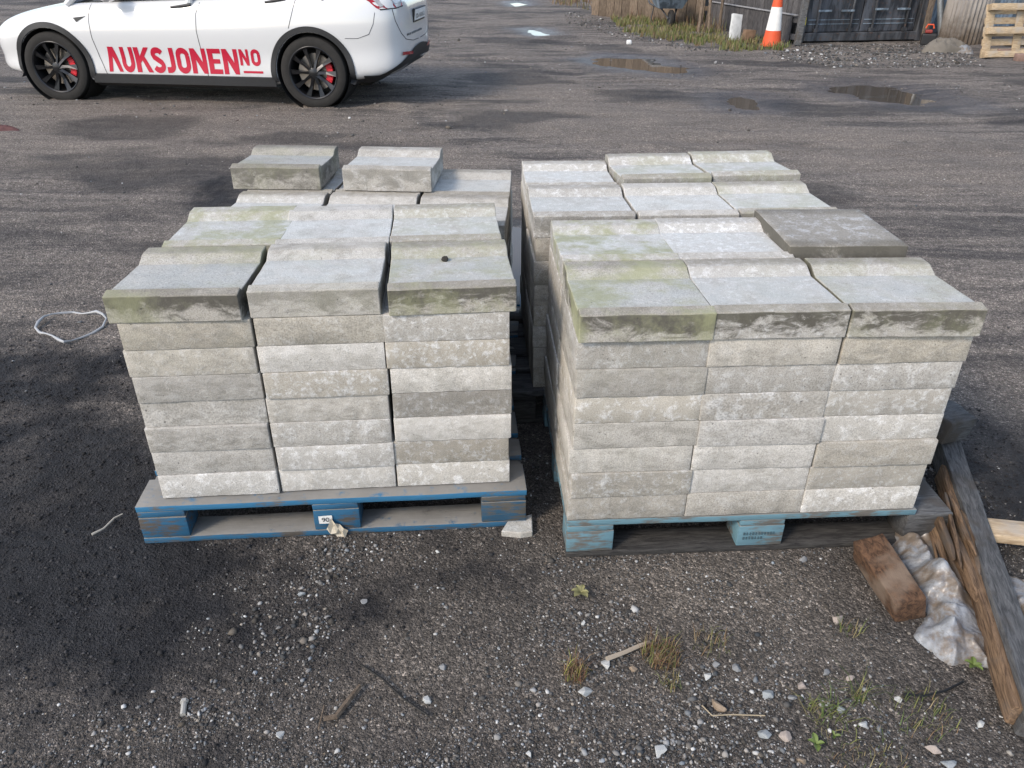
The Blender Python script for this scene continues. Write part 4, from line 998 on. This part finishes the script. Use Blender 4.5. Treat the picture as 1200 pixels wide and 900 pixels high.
x = rng.uniform(-1.45, 1.9, N); y = 1.0+rng.random(N)**1.5*1.35
so, ta, we, pd = masks(x, y); den = fbm(x*3.2+5, y*3.2+2)
den = den+.16*np.exp(-(((x-.62)/.42)**2+((y-1.36)/.17)**2))+.10*np.exp(-(((x-.15)/.5)**2+((y-1.12)/.07)**2))+.10*np.exp(-(((x+.1)/.25)**2+((y-1.47)/.05)**2))
prob = (1-so)**1.5*(.25+1.3*sstep(.42, .66, den))*.62
ok = (rng.random(N) < prob) & outside_pallets(x, y, -.005); x, y, den = x[ok], y[ok], den[ok]
r = np.exp(rng.normal(math.log(.0018), .50, len(x)))*(1+.75*sstep(.56, .74, den)); r = r.clip(.0010, .0095)
stones('gravel', x, y, r, greys(len(x)), M['gravel'], 'fine grey gravel scattered over the yard in front of the pallets')
N = 90000
x = rng.uniform(-2.4, 2.1, N); y = rng.uniform(1.05, 3.4, N); so = masks(x, y)[0]
ok = (rng.random(N) < so*.85) & outside_pallets(x, y, -.005); x, y = x[ok], y[ok]
g = .012+.05*rng.random((len(x), 1))**2.2; stones('soil_crumbs', x, y, np.exp(rng.normal(math.log(.0019), .5, len(x))).clip(.0010, .008), g*np.array([[1, .98, 1.05]]), M['gravel'], 'dark crumbs of damp soil left of the pallets')
N = 9000
x = rng.uniform(-8, 9.5, N); y = 2.6+rng.random(N)*14; so, ta, we, pd = masks(x, y)
ok = (fbm(x*.9+4, y*.9) > .5+.0*so) & (pd < -.05) & outside_pallets(x, y, -.02) & (rng.random(N) < .8); x, y = x[ok], y[ok]
stones('loose_stones', x, y, np.exp(rng.normal(math.log(.0045), .45, len(x))).clip(.002, .022)*(.7+y/14), greys(len(x), .07, .36), M['gravel'], 'small loose stones strewn over the yard behind the stacks')
N = 9000
W_ = [at(*p) for p in ((905,58),(930,50),(1075,46),(1140,60),(1140,72),(980,76),(900,66))]+[]
x = rng.uniform(3.3, 9.2, N); y = rng.uniform(11.5, 16.5, N); ok = poly_sd(x, y, W_)+(fbm(x*2, y*2)-.5)*.5 > 0
x2 = rng.uniform(.6, 4.2, 4000); y2 = rng.uniform(14, 22, 4000); W2 = [at(*p) for p in ((655,10),(700,18),(740,36),(800,50),(870,60),(800,58),(720,42),(660,26))]; ok2 = poly_sd(x2, y2, W2) > 0
x = np.concatenate([x[ok], x2[ok2]]); y = np.concatenate([y[ok], y2[ok2]])
stones('verge_gravel', x, y, np.exp(rng.normal(math.log(.0105), .45, len(x))).clip(.004, .032), greys(len(x), .05, .24), M['gravel'], 'grey gravel strip along the far container and weeds')

# ------------------------------------------------------------------ single stones one can pick out in the foreground
SM = {'white': simple('white_rock', (.50, .51, .50), .8, 0, .3, 60, .3, .4), 'tan': simple('tan_rock', (.29, .225, .165), .85, 0, .3, 60, .3, .4), 'grey': simple('grey_rock', (.23, .235, .24), .85, 0, .2, 60, .3, .4), 'pink': simple('pinkish_rock', (.36, .31, .28), .85, 0, .3, 60, .3, .4), 'blue': simple('bluish_rock', (.30, .325, .34), .8, 0, .3, 60, .3, .4)}
def rock(u, v, s_, asp, m, label, seed, rz=0):
    q = at(u, v); bm = bmesh.new(); rr = random.Random(seed)
    for k in range(13):
        n = Vector((rr.gauss(0, 1), rr.gauss(0, 1), rr.gauss(0, 1))).normalized()*rr.uniform(.8, 1.15); bm.verts.new(n)
    hl = bmesh.ops.convex_hull(bm, input=bm.verts); bmesh.ops.delete(bm, geom=[g_ for g_ in hl['geom_interior'] if isinstance(g_, bmesh.types.BMVert)], context='VERTS')
    bmesh.ops.bevel(bm, geom=bm.edges[:], offset=.06, segments=1, affect='EDGES')
    me_ = bpy.data.meshes.new('stone'); bm.to_mesh(me_); bm.free()
    me_.materials.append(SM[m]); o = link('stone', me_); o.scale = (s_, s_*asp, s_*.62); o.location = (q.x, q.y, gz(q.x, q.y)+s_*.32); o.rotation_euler = (rr.uniform(-.2, .2), rr.uniform(-.2, .2), rz)
    return tag(o, label, 'stone', 'stones on the gravel in front')
ROCKS = [
 (846,826,.026,.5,'tan','long tan stone on the gravel right of the middle foreground',-.7), (690,811,.020,.8,'white','pale square-edged stone just below the brown grass tuft',.3), (713,778,.018,.9,'white','white wedge stone at the left end of the pale stick',.5),
 (745,784,.013,.8,'tan','small beige stone below the pale stick',0), (777,881,.021,.75,'white','pale stone near the bottom edge below the pale stick',.7), (832,790,.017,.65,'white','white pointed stone above the long tan stone',.9),
 (866,780,.016,.8,'grey','grey stone right of the white pointed stone',0), (843,776,.013,.8,'grey','light grey stone between the grass tuft and white pointed stone',.4), (899,859,.021,.6,'blue','bluish white angular stone low in the right foreground',-.6), (925,861,.018,.8,'pink','pinkish stone beside the bluish angular stone',-.4),
 (932,814,.013,.9,'grey','grey stone left of the green grass tuft',0), (943,801,.015,.8,'pink','rounded pinkish stone above the green grass tuft',.2), (971,785,.013,.8,'grey','grey stone above and right of the green grass tuft',.5), (999,791,.014,.8,'pink','pale pinkish stone right of the green grass tuft',.3),
 (1152,843,.014,.8,'white','white stone near the lower end of the timber beam',0), (1097,874,.019,.6,'pink','long pale stone near the lower right corner',-.6), (1116,892,.019,.9,'blue','bluish stone at the bottom edge near the right corner',0), (1057,815,.012,.8,'white','small white stone at the left end of the black cord',0),
 (984,723,.021,.7,'pink','flat pinkish stone by itself left of the rusty brown timber',.1), (904,812,.019,.7,'blue','blue grey broken stone right of the long tan stone',.3), (504,823,.015,.8,'white','white angular stone right of the thin black rod',.2), (333,864,.012,.95,'white','round white pebble in the lower left foreground',0),
 (522,783,.013,.9,'grey','pale grey pebble above the white angular stone',0), (625,885,.013,.8,'white','white pebble at the bottom edge in the middle',.3), (355,699,.014,.55,'blue','flat bluish stone below the left blue pallet',.1), (514,647,.010,.5,'white','white chip in front of the blue pallet',-.6),
 (429,708,.012,.9,'grey','grey pebble in the gravel below the paper tag',0), (944,652,.015,.8,'grey','grey stone in front of the faded pallet',.3), (686,729,.011,.9,'white','white pebble below the leaf rosette',0), (1015,848,.017,.7,'white','whitish stone beside the yellow green sprout at lower right',.4),
 (990,828,.013,.9,'blue','greenish grey stone right of the green grass tuft',0), (942,888,.015,.5,'tan','cream stone cut by the bottom edge',-.4)]
for i, (u, v, s_, asp, m, lb, rz) in enumerate(ROCKS): rock(u, v, s_, asp, m, lb, 300+i, rz)

# ------------------------------------------------------------------ sticks, cords, scraps
def rod(name, pts, r_, mat, label, cat, n=6, z=.008):
    P = []
    for u, v in pts: q = at(u, v); P.append((q.x, q.y, gz(q.x, q.y)+(r_ if not isinstance(r_, list) else max(r_))*.8+z))
    return tag(MB().tube(P, r_, n).build(name, mat, None, smooth=True), label, cat)
rod('metal_rod', [(427,783),(452,800),(478,824),(506,842)], .0028, simple('black_rod', (.008, .008, .008), .5), 'thin black rod lying slanted on the gravel', 'rod')
rod('bark_strip', [(384,849),(398,846),(412,828),(426,810)], [.006, .008, .008, .006], M['brown_plank'], 'dark bark strip left of the thin black rod', 'bark')
rod('stick', [(714,774),(735,766),(752,758),(764,754)], [.007, .006, .006, .005], simple('pale_stick', (.33, .28, .22), .85), 'pale stick with a white stone at its left end', 'stick')
rod('cord', [(1062,811),(1085,813),(1110,807),(1131,796)], .0032, simple('black_cord', (.008, .008, .008), .5), 'short black cord on the gravel near the timber beam', 'cord')
rod('twig', [(826,826),(838,838),(862,836),(900,838)], .0016, simple('pale_twig', (.35, .29, .20), .85), 'thin pale twig below the long tan stone', 'twig')
rod('straw_wisp', [(110,633),(124,626),(136,614),(146,609)], [.004, .003, .003, .002], simple('straw', (.42, .39, .34), .8), 'pale dry straw on the dark soil left of the pallet', 'straw')
rod('dark_twig', [(378,860),(384,832)], .002, M['brown_plank'], 'tiny dark twig left of the bark strip', 'twig')
WP = [(42,393),(46,388),(52,382),(62,377),(72,374),(85,371.5),(95,373),(103,374.5),(114,374.5),(121,378),(125,382),(120,389),(108,396),(95,402),(84,408),(76,411.5),(71,410),(62,403),(54,398),(46,396)]
o = MB().tube([(lambda q: (q.x, q.y, gz(q.x, q.y)+.012+.012*math.sin(i*.9)))(at(*p)) for i, p in enumerate(WP)], [.0055+.002*math.sin(i*1.7) for i in range(len(WP))], 7, True).build('plastic_strap', simple('white_strap', (.36, .37, .38), .5), None, smooth=True)
tag(o, 'white plastic strap loop lying on the ground left of the stacks', 'strap')
q = at(220, 829); bo_ = empty('bolt', (q.x, q.y, gz(q.x, q.y)+.007), R(-75), 'small pale metal bolt on the dark soil at lower left', 'bolt')
pmt = simple('pale_metal', (.42, .41, .38), .6, .3); MB().tube([(0, 0, 0), (.035, 0, 0)], .007, 8).build('shank', pmt, bo_); MB().tube([(-.008, 0, 0), (0, 0, 0)], .010, 6).build('head', pmt, bo_)
# dirt clod on the top block, concrete shard at the pallet corner
q = at(520, 306, .808); bm = bmesh.new(); bmesh.ops.create_icosphere(bm, subdivisions=2, radius=1); me_ = bpy.data.meshes.new('dirt_clod')
for v_ in bm.verts: v_.co *= rnd.uniform(.8, 1.15)
bm.to_mesh(me_); bm.free(); me_.materials.append(simple('dark_dirt', (.03, .027, .022), .9)); o = link('dirt_clod', me_); o.scale = (.011, .016, .011); o.location = (q.x, q.y, .812); tag(o, 'small dark clod of dirt on the dished block of the left front stack', 'dirt')
S_ = [at(*p) for p in ((589,627),(597,614),(625,606),(626,627),(612,629))]
mb = MB(); k = len(S_); mb.add([(p.x, p.y, -.008) for p in S_]+[(p.x, p.y, .016) for p in S_], [tuple(range(k))[::-1], tuple(range(k, 2*k))]+[(i, (i+1) % k, (i+1) % k+k, i+k) for i in range(k)])
o = mb.build('concrete_shard', M['concrete'], None, bevel=.003); o.color = (.55, .05, .0, .4); tag(o, 'flat broken concrete piece at the corner of the blue pallet', 'shard')
def pxbit(u, v): q = at(u, v); return q

# ------------------------------------------------------------------ timber and plastic at the right corner
nearL = Vector((1.194, 1.203, 0)); dirb = Vector((.247, .851, 0)).normalized(); rb = math.atan2(dirb.y, dirb.x); prp = Vector((dirb.y, -dirb.x, 0))
Lb = 1.36; mb = rough_box((Lb, .070, .09), (20, 3, 3), .008, 71, .003); mb.materials.append(M['grey_wood'])
o = link('timber_beam', mb); cc = nearL+dirb*Lb/2+prp*.052; o.location = (cc.x, cc.y, .042); o.rotation_euler = (R(4), 0, rb)
tag(o, 'long weathered grey timber beam running towards the camera at right', 'timber')
sp_ = rough_box((1.02, .024, .066), (14, 2, 3), .007, 72, .004); sp_.materials.append(M['split']); s2 = link('split_edge', sp_, None, o); s2.location = (-.15, .042, -.006); s2.rotation_euler = (0, 0, R(-.4))
mb = rough_box((.15, .12, .10), (3, 3, 2), .006, 74, .01); mb.materials.append(M['grey_wood']); o = link('timber_offcut', mb); o.location = (1.555, 2.35, .150); o.rotation_euler = (R(6), R(8), R(28)); tag(o, 'short dark timber offcut lying across the far end of the beam', 'timber')
mb = rough_box((.25, .090, .085), (14, 5, 5), .007, 76, .004); mb.materials.append(M['rust']); o = link('rusty_timber', mb); o.location = (1.098, 1.685, .038); o.rotation_euler = (R(-14), R(-2), R(95)); tag(o, 'rust brown block of rotten timber beside the plastic sheet', 'timber')
mb = rough_box((.62, .085, .032), (8, 2, 1), .003, 78, .003); mb.materials.append(M['pine']); o = link('pine_board', mb); o.location = (1.765, 1.835, .055); o.rotation_euler = (0, R(-1), R(-10)); tag(o, 'fresh pale pine board beyond the timber beam at the right edge', 'board')
lg = empty('split_log', (1.335, 1.80, 0), 0, 'splintered brown log wedged between the plastic and the beam', 'log')
for i in range(11):
    ln = rnd.uniform(.16, .36); wv = rnd.uniform(.008, .024); hv = rnd.uniform(.02, .055); mb = rough_box((ln, wv, hv), (10, 2, 2), .007, 80+i, .002)
    for v_ in mb.vertices:
        f = max(.25, 1-(abs(v_.co.x)/(ln/2))**4*.6); v_.co.y *= f; v_.co.z *= f
    mb.materials.append(M['split']); s2 = link('splinter', mb, None, lg); s2.location = (-.05+.012*i, rnd.uniform(-.06, .05), .030+.060*(i % 3)/2+.01*(i/11)); s2.rotation_euler = (R(rnd.uniform(-40, 40)), R(rnd.uniform(-5, 2)), R(rnd.uniform(71, 80)))
def sheet(name, poly, h, mat, label, seed, n=170, hfun=None):
    W = [at(*p) for p in poly]; xs = [p.x for p in W]; ys = [p.y for p in W]
    gx_ = np.linspace(min(xs)-.03, max(xs)+.03, n); gy_ = np.linspace(min(ys)-.03, max(ys)+.03, n); A, Bm = np.meshgrid(gx_, gy_)
    wx = A+(fbm(A*9+seed, Bm*9)-.5)*.16; wy = Bm+(fbm(A*9, Bm*9+seed)-.5)*.16
    sd_ = poly_sd(A, Bm, W)+(fbm(A*14+seed, Bm*14)-.5)*.05
    cr_ = np.zeros_like(A); rr = np.random.default_rng(seed)
    for k in range(14):                                   # creases: many folded ridges in random directions
        th = rr.uniform(0, math.pi); fq = rr.uniform(5, 24); ph = rr.uniform(0, 9); q_ = (wx*math.cos(th)+wy*math.sin(th))*fq+ph
        cr_ += np.sqrt(((q_ % 2)-1)**2+.02)*(7/(fq+5))
    cr_ = (cr_-cr_.min())/(cr_.max()-cr_.min())
    zz = h*sstep(-.02, .08, sd_)*(.10+1.15*cr_) + .006 - .05*sstep(.012, -.03, sd_)
    if hfun: zz = zz+hfun(A, Bm)*sstep(.0, .09, sd_)
    mb = MB(); mb.v = [tuple(p) for p in np.stack([A, Bm, zz], -1).reshape(-1, 3)]
    inn = sd_ > -.03
    mb.f = [(i*n+j, i*n+j+1, (i+1)*n+j+1, (i+1)*n+j) for i in range(n-1) for j in range(n-1) if inn[i,j] and inn[i+1,j] and inn[i,j+1] and inn[i+1,j+1]]
    me_ = mb.mesh(name); bm = bmesh.new(); bm.from_mesh(me_); bmesh.ops.delete(bm, geom=[v_ for v_ in bm.verts if not v_.link_faces], context='VERTS'); bm.to_mesh(me_); bm.free()
    me_.shade_smooth(); o = link(name, me_, mat); return tag(o, label, 'plastic sheet')
sheet('plastic_sheet', [(1044,618),(1075,606),(1100,626),(1116,668),(1142,700),(1160,772),(1120,772),(1070,742),(1082,712),(1062,672)], .10, M['plastic'], 'crumpled dirty white plastic sheet left of the timber beam', 5)
sheet('plastic_sheet', [(1166,668),(1190,672),(1222,690),(1230,740),(1200,742),(1172,712)], .08, M['plastic'], 'greyish plastic sheet poking out right of the timber beam', 12)
q = at(10, 158); lump('red_rag', (q.x-.1, q.y, gz(q.x, q.y)+.012), .17, .07, .04, simple('dull_red_cloth', (.105, .050, .050), .9), 'dull red rag on the ground at the left edge', 'rag', 9, 0, .5)

# ------------------------------------------------------------------ small plants in the gravel
def tuft(u, v, n, rad, hgt, cols, label, spread=.5):
    q = at(u, v); z = gz(q.x, q.y)
    def f():
        a = rnd.uniform(0, 6.28); r_ = rad*math.sqrt(rnd.random()); return q.x+r_*math.cos(a), q.y+r_*math.sin(a), z-.002
    blades('grass_tuft', int(n*2.4), f, hgt, (.0012, .0026), cols, label, 'grass', None, spread)
tuft(677, 790, 70, .032, (.025, .065), BROWN+[(.20,.20,.05)], 'reddish brown grass tuft left of the pale stick')
tuft(778, 768, 120, .050, (.025, .07), BROWN+STRAW+[(.18,.20,.05)], 'brown and green grass tuft at the right end of the pale stick')
tuft(835, 752, 30, .05, (.02, .06), STRAW, 'sparse straw grass right of the brown and green tuft')
tuft(790, 800, 26, .03, (.015, .04), GREEN+STRAW, 'tiny grass below the brown and green tuft')
tuft(970, 832, 36, .05, (.02, .06), GREEN, 'green grass tuft in the right foreground', .9)
tuft(1010, 815, 16, .015, (.04, .10), GREEN, 'upright thin green grass right of the green tuft', .7)
tuft(1085, 835, 45, .08, (.015, .05), GREEN+STRAW, 'thin mossy grass below the black cord')
tuft(1020, 880, 60, .09, (.012, .035), GREEN+STRAW, 'low mossy grass near the bottom right')
tuft(1000, 735, 14, .03, (.02, .05), GREEN+STRAW, 'few grass blades below the flat pinkish stone')
M['leaf'] = simple('leaf_green', (.12, .17, .04), .6, 0, .25, 40); M['leaf_dull'] = simple('leaf_dull', (.23, .22, .10), .7, 0, .25, 40)
def plant(u, v, nl, ln, mat, name, label):
    q = at(u, v); e = empty(name, (q.x, q.y, gz(q.x, q.y)), 0, label, 'plant')
    for k in range(nl):
        a = 2*math.pi*k/nl+rnd.uniform(-.3, .3); L = ln*rnd.uniform(.7, 1.15); g = []
        for i in range(6):
            t_ = i/5; wv = .30*L*math.sin(math.pi*min(1, t_*.85+.1)); r_ = t_*L; h = .012+.35*L*math.sin(t_*2.2)
            g.append([(r_*math.cos(a)+s_*wv*math.sin(a), r_*math.sin(a)-s_*wv*math.cos(a), h-abs(s_)*.003*-1) for s_ in (-1, 0, 1)])
        MB().grid(g).build('leaf', mat, e, smooth=True)
plant(683, 696, 6, .030, M['leaf_dull'], 'weed_rosette', 'small yellowish leaf rosette in front of the gap between the pallets')
plant(1143, 777, 5, .022, M['leaf'], 'sprout', 'small bright green sprout by the timber beam')
plant(960, 871, 4, .024, M['leaf'], 'sprout', 'yellow green sprout at the lower right below the grass tuft')
plant(981, 862, 3, .018, M['leaf'], 'sprout', 'tiny green sprout just right of the yellow green one')
